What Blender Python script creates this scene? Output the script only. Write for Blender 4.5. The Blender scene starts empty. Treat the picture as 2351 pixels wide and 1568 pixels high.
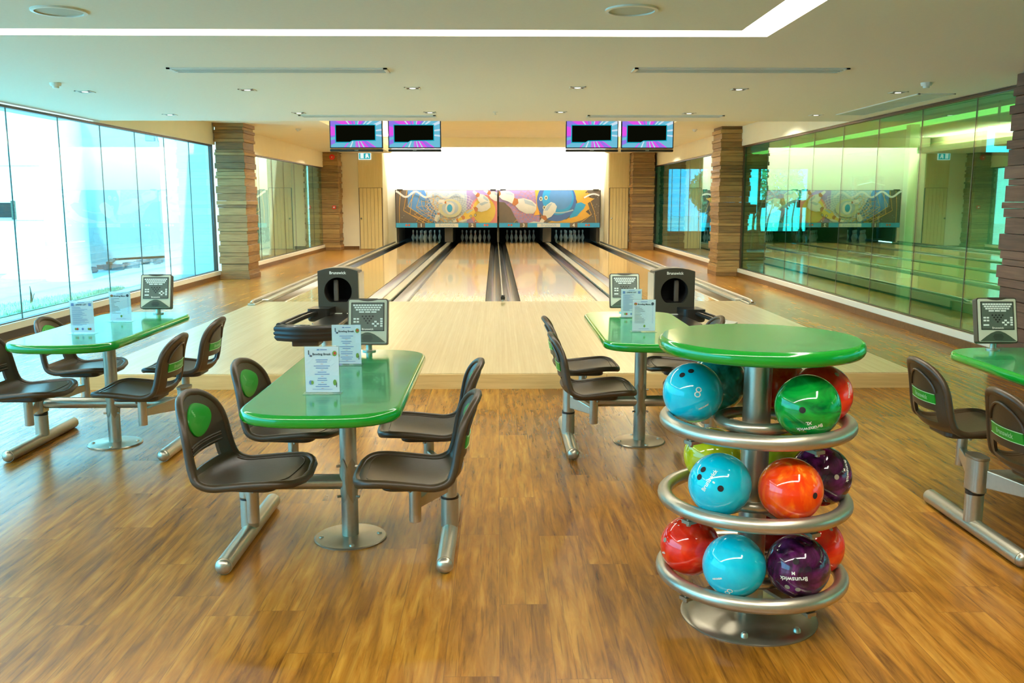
import bpy, math, random
from mathutils import Vector, Matrix
random.seed(7)
PI = math.pi
S = bpy.context.scene
COL = S.collection

# ------------------------------------------------------------------ camera, world, sun, exposure
cam_d = bpy.data.cameras.new('camera'); cam = bpy.data.objects.new('camera', cam_d); COL.objects.link(cam)
cam.location = (0, 0, 1.508)
cam_d.sensor_width = 36.0; cam_d.lens = 2080.0 / 2351.0 * 36.0
cam.rotation_euler = (math.radians(90 - 8.854), 0, math.radians(-0.83))
cam_d.clip_end = 400
S.camera = cam
S.view_settings.view_transform = 'Standard'; S.view_settings.look = 'None'
S.view_settings.exposure = 0.0; S.view_settings.gamma = 1.0; S.view_settings.use_curve_mapping = False

world = bpy.data.worlds.new('world'); S.world = world; world.use_nodes = True
bg = world.node_tree.nodes['Background']
bg.inputs[0].default_value = (0.32, 0.75, 1.0, 1); bg.inputs[1].default_value = 7.5

sun_d = bpy.data.lights.new('sun', 'SUN'); sun_d.energy = 13.0; sun_d.angle = 0.02; sun_d.color = (1, 0.97, 0.9)
sun = bpy.data.objects.new('sun', sun_d); COL.objects.link(sun); sun.location = (-10, 0, 20)
sun.rotation_euler = Vector((-0.13, 0.85, -1.15)).to_track_quat('-Z', 'Y').to_euler()

def area(name, loc, d, sx, sy, power, color, spread=PI):
    l = bpy.data.lights.new(name, 'AREA'); l.shape = 'RECTANGLE'; l.size = sx; l.size_y = sy
    l.energy = power; l.color = color; l.spread = spread
    o = bpy.data.objects.new(name, l); COL.objects.link(o); o.location = loc
    z = -Vector(d).normalized(); y = (Vector((0, 1, 0)) - z * z.y).normalized(); x = y.cross(z)
    o.rotation_euler = Matrix((x, y, z)).transposed().to_euler()
    return o
WARM = (1.0, 0.97, 0.88)
# light behind the beam that washes the end wall, and the tray cove lights above the lanes
area('end_wall_wash', (-0.1, 28.75, 3.32), (0, 1, -0.30), 6.6, 0.12, 480, (1, 0.96, 0.88), math.radians(110))
area('tray_cove_lamp_west', (-3.47, 20.5, 3.04), (1.3, 0, 1), 0.12, 14, 1000, (1, 0.97, 0.88))
area('tray_cove_lamp_east', (3.47, 20.5, 3.04), (-1.3, 0, 1), 0.12, 14, 1000, (1, 0.97, 0.88))
# light of the long cove slot over the tables
area('cove_slot_lamp', (-1.43, 6.08, 2.60), (0, 0, -1), 6.2, 0.2, 80, (1, 0.97, 0.86))
area('cove_slot_lamp_near', (-1.43, 0.92, 2.60), (0, 0, -1), 6.2, 0.2, 150, (1, 0.97, 0.88))
area('cove_slot_lamp_east', (1.67, 3.5, 2.60), (0, 0, -1), 0.2, 4.8, 70, (1, 0.93, 0.76))
area('cove_slot_lamp_west', (-4.52, 3.5, 2.60), (0, 0, -1), 0.2, 4.8, 40, (0.95, 1, 0.98))
area('gym_lamp', (10.0, 12, 2.86), (0, 0, -1), 0.5, 26, 1500, (0.9, 1.0, 0.6), math.radians(130))

# ------------------------------------------------------------------ materials
def srgb(r, g, b):
    f = lambda c: (c / 255.0 / 12.92) if c <= 10.3 else ((c / 255.0 + 0.055) / 1.055) ** 2.4
    return (f(r), f(g), f(b), 1)
def newmat(name):
    m = bpy.data.materials.new(name); m.use_nodes = True
    return m, m.node_tree, m.node_tree.nodes['Principled BSDF']
def mat(name, col, rough=0.5, metal=0.0, spec=0.5, noise=0.0, nscale=8, emit=0, coat=0, bump=0):
    m, nt, p = newmat(name)
    p.inputs['Base Color'].default_value = col; p.inputs['Roughness'].default_value = rough
    p.inputs['Metallic'].default_value = metal; p.inputs['Specular IOR Level'].default_value = spec
    p.inputs['Coat Weight'].default_value = coat; p.inputs['Coat Roughness'].default_value = 0.06
    if emit:
        p.inputs['Emission Color'].default_value = col; p.inputs['Emission Strength'].default_value = emit
    if noise or bump:
        tc = nt.nodes.new('ShaderNodeTexCoord'); n = nt.nodes.new('ShaderNodeTexNoise')
        n.inputs['Scale'].default_value = nscale; n.inputs['Detail'].default_value = 4
        nt.links.new(tc.outputs['Object'], n.inputs['Vector'])
        if noise:
            mr = nt.nodes.new('ShaderNodeMapRange'); mr.inputs[1].default_value = 0.3; mr.inputs[2].default_value = 0.7
            mr.inputs[3].default_value = 1 - noise; mr.inputs[4].default_value = 1 + noise
            mx = nt.nodes.new('ShaderNodeMix'); mx.data_type = 'RGBA'; mx.blend_type = 'MULTIPLY'; mx.inputs[0].default_value = 1
            mx.inputs[6].default_value = col
            nt.links.new(n.outputs['Fac'], mr.inputs[0]); nt.links.new(mr.outputs[0], mx.inputs[7])
            nt.links.new(mx.outputs[2], p.inputs['Base Color'])
        if bump:
            b = nt.nodes.new('ShaderNodeBump'); b.inputs['Strength'].default_value = bump; b.inputs['Distance'].default_value = 0.01
            nt.links.new(n.outputs['Fac'], b.inputs['Height']); nt.links.new(b.outputs[0], p.inputs['Normal'])
    return m
def ramp(nt, stops):
    r = nt.nodes.new('ShaderNodeValToRGB'); el = r.color_ramp.elements
    el[0].position, el[0].color = stops[0]; el[1].position, el[1].color = stops[-1]
    for p, c in stops[1:-1]:
        e = el.new(p); e.color = c
    return r
def wood(name, stops, plank=(0.18, 1.2), rough=0.3, gscale=(26, 1.6, 26), gap=(0.02, 0.012, 0.006, 1), gapw=0.003, along='Y', varia=0.35, grain=1.0, coat=0.0, bump=0.05, detail=6, streak=0.0):
    """boards running along one axis, each with its own tone, and a stretched grain"""
    m, nt, p = newmat(name); N = nt.nodes; L = nt.links
    tc = N.new('ShaderNodeTexCoord'); mp = N.new('ShaderNodeMapping'); L.new(tc.outputs['Object'], mp.inputs[0])
    if along == 'Y': mp.inputs['Rotation'].default_value = (0, 0, PI / 2)
    if along == 'Z': mp.inputs['Rotation'].default_value = (0, PI / 2, 0)
    br = N.new('ShaderNodeTexBrick'); br.offset = 0.0; br.offset_frequency = 1
    br.inputs['Scale'].default_value = 1.0; br.inputs['Mortar Size'].default_value = gapw
    br.inputs['Brick Width'].default_value = plank[1]; br.inputs['Row Height'].default_value = plank[0]
    br.inputs['Color1'].default_value = (0, 0, 0, 1); br.inputs['Color2'].default_value = (1, 1, 1, 1); br.inputs['Mortar'].default_value = (0.5, 0.5, 0.5, 1)
    sx_ = N.new('ShaderNodeSeparateXYZ'); L.new(mp.outputs[0], sx_.inputs[0])
    dv = N.new('ShaderNodeMath'); dv.operation = 'DIVIDE'; dv.inputs[1].default_value = plank[0]; L.new(sx_.outputs[1], dv.inputs[0])
    fl = N.new('ShaderNodeMath'); fl.operation = 'FLOOR'; L.new(dv.outputs[0], fl.inputs[0])
    wn_ = N.new('ShaderNodeTexWhiteNoise'); wn_.noise_dimensions = '1D'; L.new(fl.outputs[0], wn_.inputs['W'])
    sh = N.new('ShaderNodeMath'); sh.operation = 'MULTIPLY_ADD'; sh.inputs[1].default_value = plank[1]; L.new(wn_.outputs['Value'], sh.inputs[0]); L.new(sx_.outputs[0], sh.inputs[2])
    cb = N.new('ShaderNodeCombineXYZ'); L.new(sh.outputs[0], cb.inputs[0]); L.new(sx_.outputs[1], cb.inputs[1]); L.new(sx_.outputs[2], cb.inputs[2])
    L.new(cb.outputs[0], br.inputs['Vector'])
    # offset of grain per board
    ml = N.new('ShaderNodeVectorMath'); ml.operation = 'SCALE'; ml.inputs['Scale'].default_value = 7.3
    L.new(br.outputs['Color'], ml.inputs[0])
    ad = N.new('ShaderNodeVectorMath'); ad.operation = 'ADD'; L.new(mp.outputs[0], ad.inputs[0]); L.new(ml.outputs[0], ad.inputs[1])
    m2 = N.new('ShaderNodeMapping'); m2.inputs['Scale'].default_value = (gscale[1], gscale[0], gscale[2]); L.new(ad.outputs[0], m2.inputs[0])
    n1 = N.new('ShaderNodeTexNoise'); n1.inputs['Scale'].default_value = 1.0; n1.inputs['Detail'].default_value = detail; n1.inputs['Roughness'].default_value = 0.62
    n1.inputs['Distortion'].default_value = 0.6
    L.new(m2.outputs[0], n1.inputs['Vector'])
    n2 = N.new('ShaderNodeTexNoise'); n2.inputs['Scale'].default_value = 1.7; n2.inputs['Detail'].default_value = 2
    L.new(ad.outputs[0], n2.inputs['Vector'])
    a1 = N.new('ShaderNodeMath'); a1.operation = 'MULTIPLY_ADD'; a1.inputs[1].default_value = grain; a1.inputs[2].default_value = 0.5 - 0.5 * grain
    L.new(n1.outputs['Fac'], a1.inputs[0])
    sp = N.new('ShaderNodeSeparateColor'); L.new(br.outputs['Color'], sp.inputs[0])
    a2 = N.new('ShaderNodeMath'); a2.operation = 'MULTIPLY_ADD'; a2.inputs[1].default_value = varia * 0.5; L.new(sp.outputs[0], a2.inputs[0]); L.new(a1.outputs[0], a2.inputs[2])
    a3 = N.new('ShaderNodeMath'); a3.operation = 'MULTIPLY_ADD'; a3.inputs[1].default_value = varia; L.new(n2.outputs['Fac'], a3.inputs[0]); L.new(a2.outputs[0], a3.inputs[2])
    a4 = N.new('ShaderNodeMath'); a4.operation = 'SUBTRACT'; a4.inputs[1].default_value = varia * 0.75; L.new(a3.outputs[0], a4.inputs[0])
    r = ramp(nt, stops); L.new(a4.outputs[0], r.inputs[0])
    tone_out = r.outputs[0]
    if streak:
        m3 = N.new('ShaderNodeMapping'); m3.inputs['Scale'].default_value = (0.8, 5.5, 9); L.new(ad.outputs[0], m3.inputs[0])
        wv = N.new('ShaderNodeTexWave'); wv.wave_type = 'BANDS'; wv.bands_direction = 'Y'; wv.inputs['Scale'].default_value = 0.9; wv.inputs['Distortion'].default_value = 14.0; wv.inputs['Detail'].default_value = 3; wv.inputs['Detail Scale'].default_value = 0.6
        L.new(m3.outputs[0], wv.inputs['Vector'])
        m4 = N.new('ShaderNodeMapping'); m4.inputs['Scale'].default_value = (4.5, 110, 110); L.new(ad.outputs[0], m4.inputs[0])
        n4 = N.new('ShaderNodeTexNoise'); n4.inputs['Scale'].default_value = 1; n4.inputs['Detail'].default_value = 3; L.new(m4.outputs[0], n4.inputs['Vector'])
        r4 = N.new('ShaderNodeMapRange'); r4.inputs[1].default_value = 0.56; r4.inputs[2].default_value = 0.70; r4.inputs[3].default_value = 1.0; r4.inputs[4].default_value = 1 - streak; L.new(n4.outputs['Fac'], r4.inputs[0])
        r5 = N.new('ShaderNodeMapRange'); r5.inputs[3].default_value = 1 - streak * 0.30; r5.inputs[4].default_value = 1.08; L.new(wv.outputs['Fac'], r5.inputs[0])
        mm = N.new('ShaderNodeMath'); mm.operation = 'MULTIPLY'; L.new(r4.outputs[0], mm.inputs[0]); L.new(r5.outputs[0], mm.inputs[1])
        m6 = N.new('ShaderNodeMix'); m6.data_type = 'RGBA'; m6.blend_type = 'MULTIPLY'; m6.inputs[0].default_value = 1; L.new(r.outputs[0], m6.inputs[6]); L.new(mm.outputs[0], m6.inputs[7]); tone_out = m6.outputs[2]
    mx = N.new('ShaderNodeMix'); mx.data_type = 'RGBA'; L.new(br.outputs['Fac'], mx.inputs[0]); L.new(tone_out, mx.inputs[6]); mx.inputs[7].default_value = gap
    L.new(mx.outputs[2], p.inputs['Base Color'])
    p.inputs['Roughness'].default_value = rough; p.inputs['Coat Weight'].default_value = coat; p.inputs['Coat Roughness'].default_value = 0.04
    if bump:
        b = N.new('ShaderNodeBump'); b.inputs['Strength'].default_value = bump; b.inputs['Distance'].default_value = 0.01
        L.new(n1.outputs['Fac'], b.inputs['Height']); L.new(b.outputs[0], p.inputs['Normal'])
    return m
def glass(name, tint, refl, refl_col=(1, 1, 1, 1)):
    m = bpy.data.materials.new(name); m.use_nodes = True; nt = m.node_tree; N = nt.nodes; L = nt.links
    for n in list(N): N.remove(n)
    o = N.new('ShaderNodeOutputMaterial'); t = N.new('ShaderNodeBsdfTransparent'); t.inputs[0].default_value = tint
    g = N.new('ShaderNodeBsdfGlossy'); g.inputs['Color'].default_value = refl_col; g.inputs['Roughness'].default_value = 0.0
    fr = N.new('ShaderNodeLayerWeight'); fr.inputs[0].default_value = 0.5
    pw = N.new('ShaderNodeMath'); pw.operation = 'POWER'; pw.inputs[1].default_value = 3.0; L.new(fr.outputs['Facing'], pw.inputs[0])
    mr = N.new('ShaderNodeMapRange'); mr.inputs[3].default_value = refl; mr.inputs[4].default_value = min(1.0, refl + 0.6); L.new(pw.outputs[0], mr.inputs[0])
    mx = N.new('ShaderNodeMixShader'); L.new(mr.outputs[0], mx.inputs[0]); L.new(t.outputs[0], mx.inputs[1]); L.new(g.outputs[0], mx.inputs[2]); L.new(mx.outputs[0], o.inputs[0])
    return m
def emis(name, col, s):
    m = bpy.data.materials.new(name); m.use_nodes = True; nt = m.node_tree; N = nt.nodes
    for n in list(N): N.remove(n)
    o = N.new('ShaderNodeOutputMaterial'); e = N.new('ShaderNodeEmission'); e.inputs[0].default_value = col; e.inputs[1].default_value = s
    nt.links.new(e.outputs[0], o.inputs[0]); return m
def marble(name, c1, c2, c3=None, scale=9, rough=0.08, dist=1.5, stretch=(1, 1, 1), lo=0.35, hi=0.65):
    m, nt, p = newmat(name); N = nt.nodes; L = nt.links
    tc = N.new('ShaderNodeTexCoord'); mp = N.new('ShaderNodeMapping'); mp.inputs['Scale'].default_value = stretch; L.new(tc.outputs['Object'], mp.inputs[0])
    n = N.new('ShaderNodeTexNoise'); n.inputs['Scale'].default_value = scale; n.inputs['Detail'].default_value = 5; n.inputs['Distortion'].default_value = dist
    L.new(mp.outputs[0], n.inputs['Vector'])
    st = [(lo, c1), (hi, c2)] if c3 is None else [(lo, c1), ((lo + hi) / 2, c2), (hi, c3)]
    r = ramp(nt, st); L.new(n.outputs['Fac'], r.inputs[0]); L.new(r.outputs[0], p.inputs['Base Color'])
    p.inputs['Roughness'].default_value = rough; p.inputs['Coat Weight'].default_value = 0.25; p.inputs['Coat Roughness'].default_value = 0.05
    return m

FLOOR = wood('floor_planks', [(0.08, srgb(62, 34, 6)), (0.32, srgb(118, 74, 18)), (0.52, srgb(154, 101, 26)), (0.85, srgb(190, 138, 50))], plank=(0.18, 1.25), rough=0.27, gscale=(22, 2.6, 22), varia=0.34, grain=1.0, gap=srgb(120, 78, 30), gapw=0.0010, bump=0.06, streak=0.38)
MAPLE = wood('maple_approach', [(0.2, srgb(184, 160, 112)), (0.8, srgb(216, 196, 150))], plank=(0.026, 40), rough=0.26, gscale=(60, 1.0, 30), varia=0.2, grain=0.5, gap=srgb(188, 164, 116), gapw=0.0006, bump=0)
LANE = wood('lane_boards', [(0.2, srgb(214, 166, 98)), (0.8, srgb(242, 208, 144))], plank=(0.027, 7), rough=0.16, gscale=(30, 0.6, 30), varia=0.3, grain=0.3, gap=srgb(216, 172, 110), gapw=0.0008, bump=0, coat=0.35)
MAPLE_EDGE = wood('maple_riser', [(0.2, srgb(190, 152, 88)), (0.8, srgb(222, 188, 124))], plank=(0.4, 5), along='X', rough=0.4, gscale=(30, 1.5, 30), varia=0.25, bump=0, gap=srgb(180, 140, 80))
DOORW = wood('door_veneer', [(0.2, srgb(212, 186, 122)), (0.8, srgb(234, 212, 152))], plank=(8, 8), along='Z', rough=0.45, gscale=(40, 2, 40), varia=0.2, grain=0.8, bump=0)
def clad_mat(name='column_boards', st=[(0.15, srgb(88, 60, 28)), (0.5, srgb(136, 100, 50)), (0.85, srgb(176, 138, 78))]):
    m, nt, p = newmat(name); N = nt.nodes; L = nt.links
    tc = N.new('ShaderNodeTexCoord'); mp = N.new('ShaderNodeMapping'); mp.inputs['Scale'].default_value = (2.2, 2.2, 30); L.new(tc.outputs['Object'], mp.inputs[0])
    n = N.new('ShaderNodeTexNoise'); n.inputs['Scale'].default_value = 1.6; n.inputs['Detail'].default_value = 5; L.new(mp.outputs[0], n.inputs['Vector'])
    at = N.new('ShaderNodeAttribute'); at.attribute_name = 'tone'
    a = N.new('ShaderNodeMath'); a.operation = 'MULTIPLY_ADD'; a.inputs[1].default_value = 0.7; L.new(n.outputs['Fac'], a.inputs[0]); L.new(at.outputs['Fac'], a.inputs[2])
    r = ramp(nt, st); L.new(a.outputs[0], r.inputs[0]); L.new(r.outputs[0], p.inputs['Base Color'])
    p.inputs['Roughness'].default_value = 0.55
    return m
CLAD = clad_mat()
CLAD_SHADED = clad_mat('shaded_column_boards', [(0.15, srgb(66, 40, 26)), (0.5, srgb(104, 68, 48)), (0.85, srgb(134, 94, 70))])  # darker, redder copy of the cladding, with the column's shade put into its colour
CEIL = mat('ceiling_paint', srgb(234, 228, 212), 0.85, noise=0.015, nscale=40)
CREAM = mat('cream_wall', srgb(240, 230, 198), 0.7, noise=0.02, nscale=3)
WHITEW = mat('white_wall', srgb(246, 242, 226), 0.6, noise=0.01, nscale=3)
PLINTH = mat('plinth_paint', srgb(240, 232, 208), 0.5, noise=0.01)
BASEB = wood('dark_baseboard', [(0.2, srgb(84, 56, 24)), (0.8, srgb(120, 84, 40))], plank=(3, 3), along='X', rough=0.4, gscale=(30, 2, 30), bump=0)
DARKF = mat('dark_frame', srgb(70, 46, 22), 0.4, noise=0.05)
JOINT = mat('glass_joint', srgb(40, 70, 60), 0.3, noise=0.05)
GLASS_L = glass('clear_glass', (0.60, 0.90, 0.97, 1), 0.05)
GLASS_L2 = glass('clear_glass_rear', (0.75, 0.9, 0.8, 1), 0.30, (0.9, 1, 0.85, 1))
GLASS_R = glass('green_glass', (0.30, 0.82, 0.72, 1), 0.23, (0.76, 1.0, 0.78, 1))
GLASS_R2 = glass('green_glass_rear', (0.25, 0.82, 0.88, 1), 0.30, (0.85, 1.0, 0.95, 1))
STEEL = mat('brushed_steel', srgb(186, 180, 162), 0.33, metal=0.85, noise=0.04, nscale=60)
STEELD = mat('steel_plate', srgb(160, 152, 132), 0.30, metal=0.85, noise=0.04, nscale=40)
PLAST = mat('brown_black_plastic', srgb(64, 49, 29), 0.38, noise=0.06, nscale=90, bump=0.04)
BLACKP = mat('black_plastic', srgb(34, 30, 24), 0.3, noise=0.05)
HOODM = mat('hood_plastic', srgb(62, 58, 44), 0.35, noise=0.05)
GREEN_TOP = marble('green_laminate', srgb(14, 122, 62), srgb(52, 158, 92), scale=3.2, rough=0.16, dist=3.5, lo=0.3, hi=0.75)
GREEN_EDGE = mat('green_edge', srgb(8, 140, 36), 0.15, noise=0.03, coat=0.5)
GREEN_PAD = mat('green_pad', srgb(16, 142, 30), 0.35, noise=0.03)
LETTER = mat('white_lettering', srgb(225, 225, 210), 0.5, noise=0.02)
LETTER_E = mat('pale_green_lettering', srgb(150, 200, 140), 0.5, noise=0.02)
BEZEL = mat('grey_bezel', srgb(186, 192, 168), 0.4, noise=0.02)
SCRGR = mat('keypad_grey', srgb(84, 96, 84), 0.35, noise=0.03)
KEY = mat('key_white', srgb(214, 224, 214), 0.5, noise=0.02)
KEYD = mat('key_dark', srgb(30, 34, 28), 0.5, noise=0.02)
SPKR = mat('speaker_arch', srgb(64, 80, 62), 0.45, noise=0.03)
PAPER = mat('menu_paper', srgb(232, 238, 244), 0.6, noise=0.01)
INKB = mat('blue_ink', srgb(110, 140, 190), 0.6, noise=0.02)
INKD = mat('dark_ink', srgb(60, 70, 80), 0.6, noise=0.02)
INKR = mat('red_ink', srgb(190, 70, 50), 0.6, noise=0.02)
INKG = mat('green_ink', srgb(110, 150, 60), 0.6, noise=0.02)
ACRYL = glass('acrylic', (0.93, 0.97, 0.98, 1), 0.05)
PINW = mat('pin_white', srgb(236, 236, 226), 0.2, noise=0.01, coat=0.3)
RED = mat('red_paint', srgb(216, 40, 20), 0.4, noise=0.02)
GUTTER = mat('gutter_plastic', srgb(34, 33, 30), 0.14, metal=0.0, noise=0.05)
CAPM = mat('cap_silver', srgb(196, 188, 164), 0.2, metal=0.35, noise=0.04)
RAILM = mat('rail_metal', srgb(170, 172, 168), 0.2, metal=0.9, noise=0.03)
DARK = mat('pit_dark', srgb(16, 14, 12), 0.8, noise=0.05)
KICK = mat('kickback_panel', srgb(86, 76, 62), 0.5, noise=0.06)
LAMPM = emis('cove_emission', (1, 0.97, 0.9, 1), 7)
LAMPD = emis('downlight_emission', (1, 0.95, 0.85, 1), 2.2)
TRIMM = mat('lamp_trim', srgb(224, 220, 205), 0.35, noise=0.02)
SPKG = mat('speaker_mesh', srgb(196, 198, 186), 0.7, noise=0.05, nscale=300)
GRILLE = mat('diffuser_slot', srgb(136, 138, 128), 0.5, noise=0.04)

# ------------------------------------------------------------------ mesh helper
def textdata(s, size, bold=0.0):
    cu = bpy.data.curves.new('t', 'FONT'); cu.body = s; cu.size = size; cu.align_x = 'CENTER'; cu.align_y = 'CENTER'; cu.offset = bold; cu.resolution_u = 2
    o = bpy.data.objects.new('t', cu); COL.objects.link(o)
    dg = bpy.context.evaluated_depsgraph_get(); me = bpy.data.meshes.new_from_object(o.evaluated_get(dg))
    vs = [(v.co.x, v.co.y) for v in me.vertices]; fs = [tuple(p.vertices) for p in me.polygons]
    bpy.data.objects.remove(o); bpy.data.curves.remove(cu); bpy.data.meshes.remove(me)
    return vs, fs
class M:
    def __init__(s): s.v = []; s.f = []; s.m = []; s.tone = []
    def add(s, vs, fs, mi=0, T=None, tone=0.0):
        n = len(s.v)
        s.v += [tuple(T @ Vector(v)) if T else tuple(v) for v in vs]
        s.f += [tuple(i + n for i in f) for f in fs]; s.m += [mi] * len(fs); s.tone += [tone] * len(vs)
        return s
    def box(s, x0, x1, y0, y1, z0, z1, mi=0, T=None, tone=0.0):
        vs = [(x, y, z) for z in (z0, z1) for y in (y0, y1) for x in (x0, x1)]
        return s.add(vs, [(0, 2, 3, 1), (4, 5, 7, 6), (0, 1, 5, 4), (2, 6, 7, 3), (0, 4, 6, 2), (1, 3, 7, 5)], mi, T, tone)
    def prism(s, poly, z0, z1, mi=0, T=None, mtop=None):
        n = len(poly); vs = [(x, y, z0) for x, y in poly] + [(x, y, z1) for x, y in poly]
        s.add(vs, [(i, (i + 1) % n, n + (i + 1) % n, n + i) for i in range(n)] + [tuple(range(n - 1, -1, -1))], mi, T)
        s.add(vs[n:], [tuple(range(n))], mi if mtop is None else mtop, T); return s
    def stack(s, rings, mi=0, T=None, cap=True):
        """rings: list of equally long closed loops of 3-D points"""
        n = len(rings[0]); vs = [p for r in rings for p in r]; fs = []
        for k in range(len(rings) - 1):
            for i in range(n): fs.append((k * n + i, k * n + (i + 1) % n, (k + 1) * n + (i + 1) % n, (k + 1) * n + i))
        if cap: fs.append(tuple(range(n - 1, -1, -1))); fs.append(tuple((len(rings) - 1) * n + i for i in range(n)))
        return s.add(vs, fs, mi, T)
    def lathe(s, prof, seg=32, mi=0, T=None, cap=True):
        return s.stack([[(r * math.cos(2 * PI * i / seg), r * math.sin(2 * PI * i / seg), z) for i in range(seg)] for r, z in prof], mi, T, cap)
    def tube(s, path, r, seg=14, mi=0, T=None, closed=False, up=(0, 0, 1), flat=1.0):
        P = [Vector(p) for p in path]; n = len(P); rings = []; prev = Vector(up)
        R = r if isinstance(r, (list, tuple)) else [r] * n
        for k in range(n):
            a = P[(k - 1) % n] if (closed or k > 0) else P[k]; b = P[(k + 1) % n] if (closed or k < n - 1) else P[k]
            t = (b - a).normalized(); u = prev - t * prev.dot(t)
            if u.length < 1e-4: u = t.orthogonal()
            u.normalize(); w = t.cross(u); prev = u
            rings.append([tuple(P[k] + (u * math.cos(2 * PI * i / seg) * flat + w * math.sin(2 * PI * i / seg)) * R[k]) for i in range(seg)])
        if closed: rings.append(rings[0])
        return s.stack(rings, mi, T, cap=not closed)
    def sphere(s, c, r, su=32, sv=16, mi=0, T=None, sc=(1, 1, 1)):
        rings = []
        for k in range(1, sv):
            a = PI * k / sv; rings.append([(c[0] + r * sc[0] * math.sin(a) * math.cos(2 * PI * i / su), c[1] + r * sc[1] * math.sin(a) * math.sin(2 * PI * i / su), c[2] - r * sc[2] * math.cos(a)) for i in range(su)])
        n = len(s.v); s.stack(rings, mi, T, cap=False)
        vs = [(c[0], c[1], c[2] - r * sc[2]), (c[0], c[1], c[2] + r * sc[2])]
        b = len(s.v); s.add(vs, [], mi, T)
        for i in range(su):
            s.f.append((b, n + (i + 1) % su, n + i)); s.m.append(mi)
            s.f.append((b + 1, n + (sv - 2) * su + i, n + (sv - 2) * su + (i + 1) % su)); s.m.append(mi)
        return s
    def text(s, body, size, fn, mi=0, bold=0.0):
        """fn maps the (x, y) of the letters to a 3-D point"""
        vs, fs = textdata(body, size, bold); return s.add([fn(x, y) for x, y in vs], fs, mi)
    def build(s, name, mats, parent=None, smooth=None, bevel=0, loc=None, rot=None, bseg=2):
        me = bpy.data.meshes.new(name); me.from_pydata(s.v, [], s.f)
        for m in (mats if isinstance(mats, (list, tuple)) else [mats]): me.materials.append(m)
        me.polygons.foreach_set('material_index', s.m)
        if any(s.tone):
            at = me.attributes.new('tone', 'FLOAT', 'POINT'); at.data.foreach_set('value', s.tone)
        me.update()
        if smooth is not None:
            me.shade_smooth(); me.set_sharp_from_angle(angle=math.radians(smooth))
        o = bpy.data.objects.new(name, me); COL.objects.link(o)
        if parent: o.parent = parent
        if loc: o.location = loc
        if rot: o.rotation_euler = rot
        if bevel:
            b = o.modifiers.new('bevel', 'BEVEL'); b.width = bevel; b.segments = bseg; b.limit_method = 'ANGLE'; b.angle_limit = math.radians(40)
        return o
def tag(o, label=None, cat=None, group=None, kind=None):
    if label: o['label'] = label
    if cat: o['category'] = cat
    if group: o['group'] = group
    if kind: o['kind'] = kind
    return o
def thing(name, label, cat, loc=(0, 0, 0), rz=0, group=None):
    o = bpy.data.objects.new(name, None); COL.objects.link(o); o.location = loc; o.rotation_euler = (0, 0, rz); o.empty_display_size = 0.1
    return tag(o, label, cat, group)
def struct(name, m, mats, **k): return tag(m.build(name, mats, **k), kind='structure')
KIDS = {}
def dup(root):
    def rec(o, par):
        c = o.copy(); COL.objects.link(c)
        if par: c.parent = par
        for ch in [x for x in bpy.data.objects if x.parent == o]: rec(ch, c)
        return c
    return rec(root, None)
def rrect(w, h, r, n=5):
    out = []
    for cx, cy, a0 in ((w / 2 - r, h / 2 - r, 0), (-w / 2 + r, h / 2 - r, 90), (-w / 2 + r, -h / 2 + r, 180), (w / 2 - r, -h / 2 + r, 270)):
        for k in range(n + 1):
            a = math.radians(a0 + 90 * k / n); out.append((cx + r * math.cos(a), cy + r * math.sin(a)))
    return out

# ------------------------------------------------------------------ room shell
XL, XR = -5.40, 4.80
struct('floor', M().box(-5.9, 5.2, -3.5, 30.2, -0.1, 0), FLOOR)
ZC = 2.575; Z2 = 2.95; ZT = 3.40
c = M()
SX0, SX1, SY0, SY1 = -4.63, 1.775, 0.8, 6.2; W = 0.225
c.box(-6, SX0, -3.5, 12.66, ZC, 3.5).box(SX1, 5.4, -3.5, 12.66, ZC, 3.5).box(SX0, SX1, -3.5, SY0, ZC, 3.5).box(SX0, SX1, SY1, 12.66, ZC, 3.5)
c.box(SX0 + W, SX1 - W, SY0 + W, SY1 - W, ZC, 3.5).box(SX0, SX1, SY0, SY1, 2.70, 3.5)
struct('ceiling', c, CEIL)
c2 = M(); c2.box(-6, -3.65, 12.66, 28.6, Z2, 3.55).box(3.65, 5.4, 12.66, 28.6, Z2, 3.55).box(-3.65, 3.65, 12.66, 28.4, ZT, 3.55)
c2.box(-3.65, -3.3, 12.66, 28.6, Z2, 3.0).box(3.3, 3.65, 12.66, 28.6, Z2, 3.0).box(-3.34, -3.3, 12.66, 28.6, 3.0, 3.12).box(3.3, 3.34, 12.66, 28.6, 3.0, 3.12)
struct('ceiling', c2, CREAM)
struct('trim_1', M().box(-3.6, 3.5, 28.4, 28.62, 3.125, 3.55).box(-3.3, 3.3, 12.66, 12.72, 3.5, 3.55), CREAM)
def wall_side(name, X, out, y0, y1, jamb_y, zbot, ztop, zceil, gmat, n, step, frame=DARKF):
    """plinth, baseboard, bulkhead above and a run of frameless glass panes"""
    s = out
    x0, x1 = (X - 0.14, X) if s < 0 else (X, X + 0.14)
    struct('wall_' + name, M().box(x0, x1, y0, y1, 0, zbot), PLINTH)
    if zceil > ztop + 0.05: struct('wall_' + name + '_upper', M().box(x0, x1, y0, y1, ztop, zceil + 0.4), CREAM)
    bx0, bx1 = (X, X + 0.018) if s < 0 else (X - 0.018, X)
    struct('baseboard_' + name, M().box(bx0, bx1, y0, y1, 0, 0.085), BASEB)
    return
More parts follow.
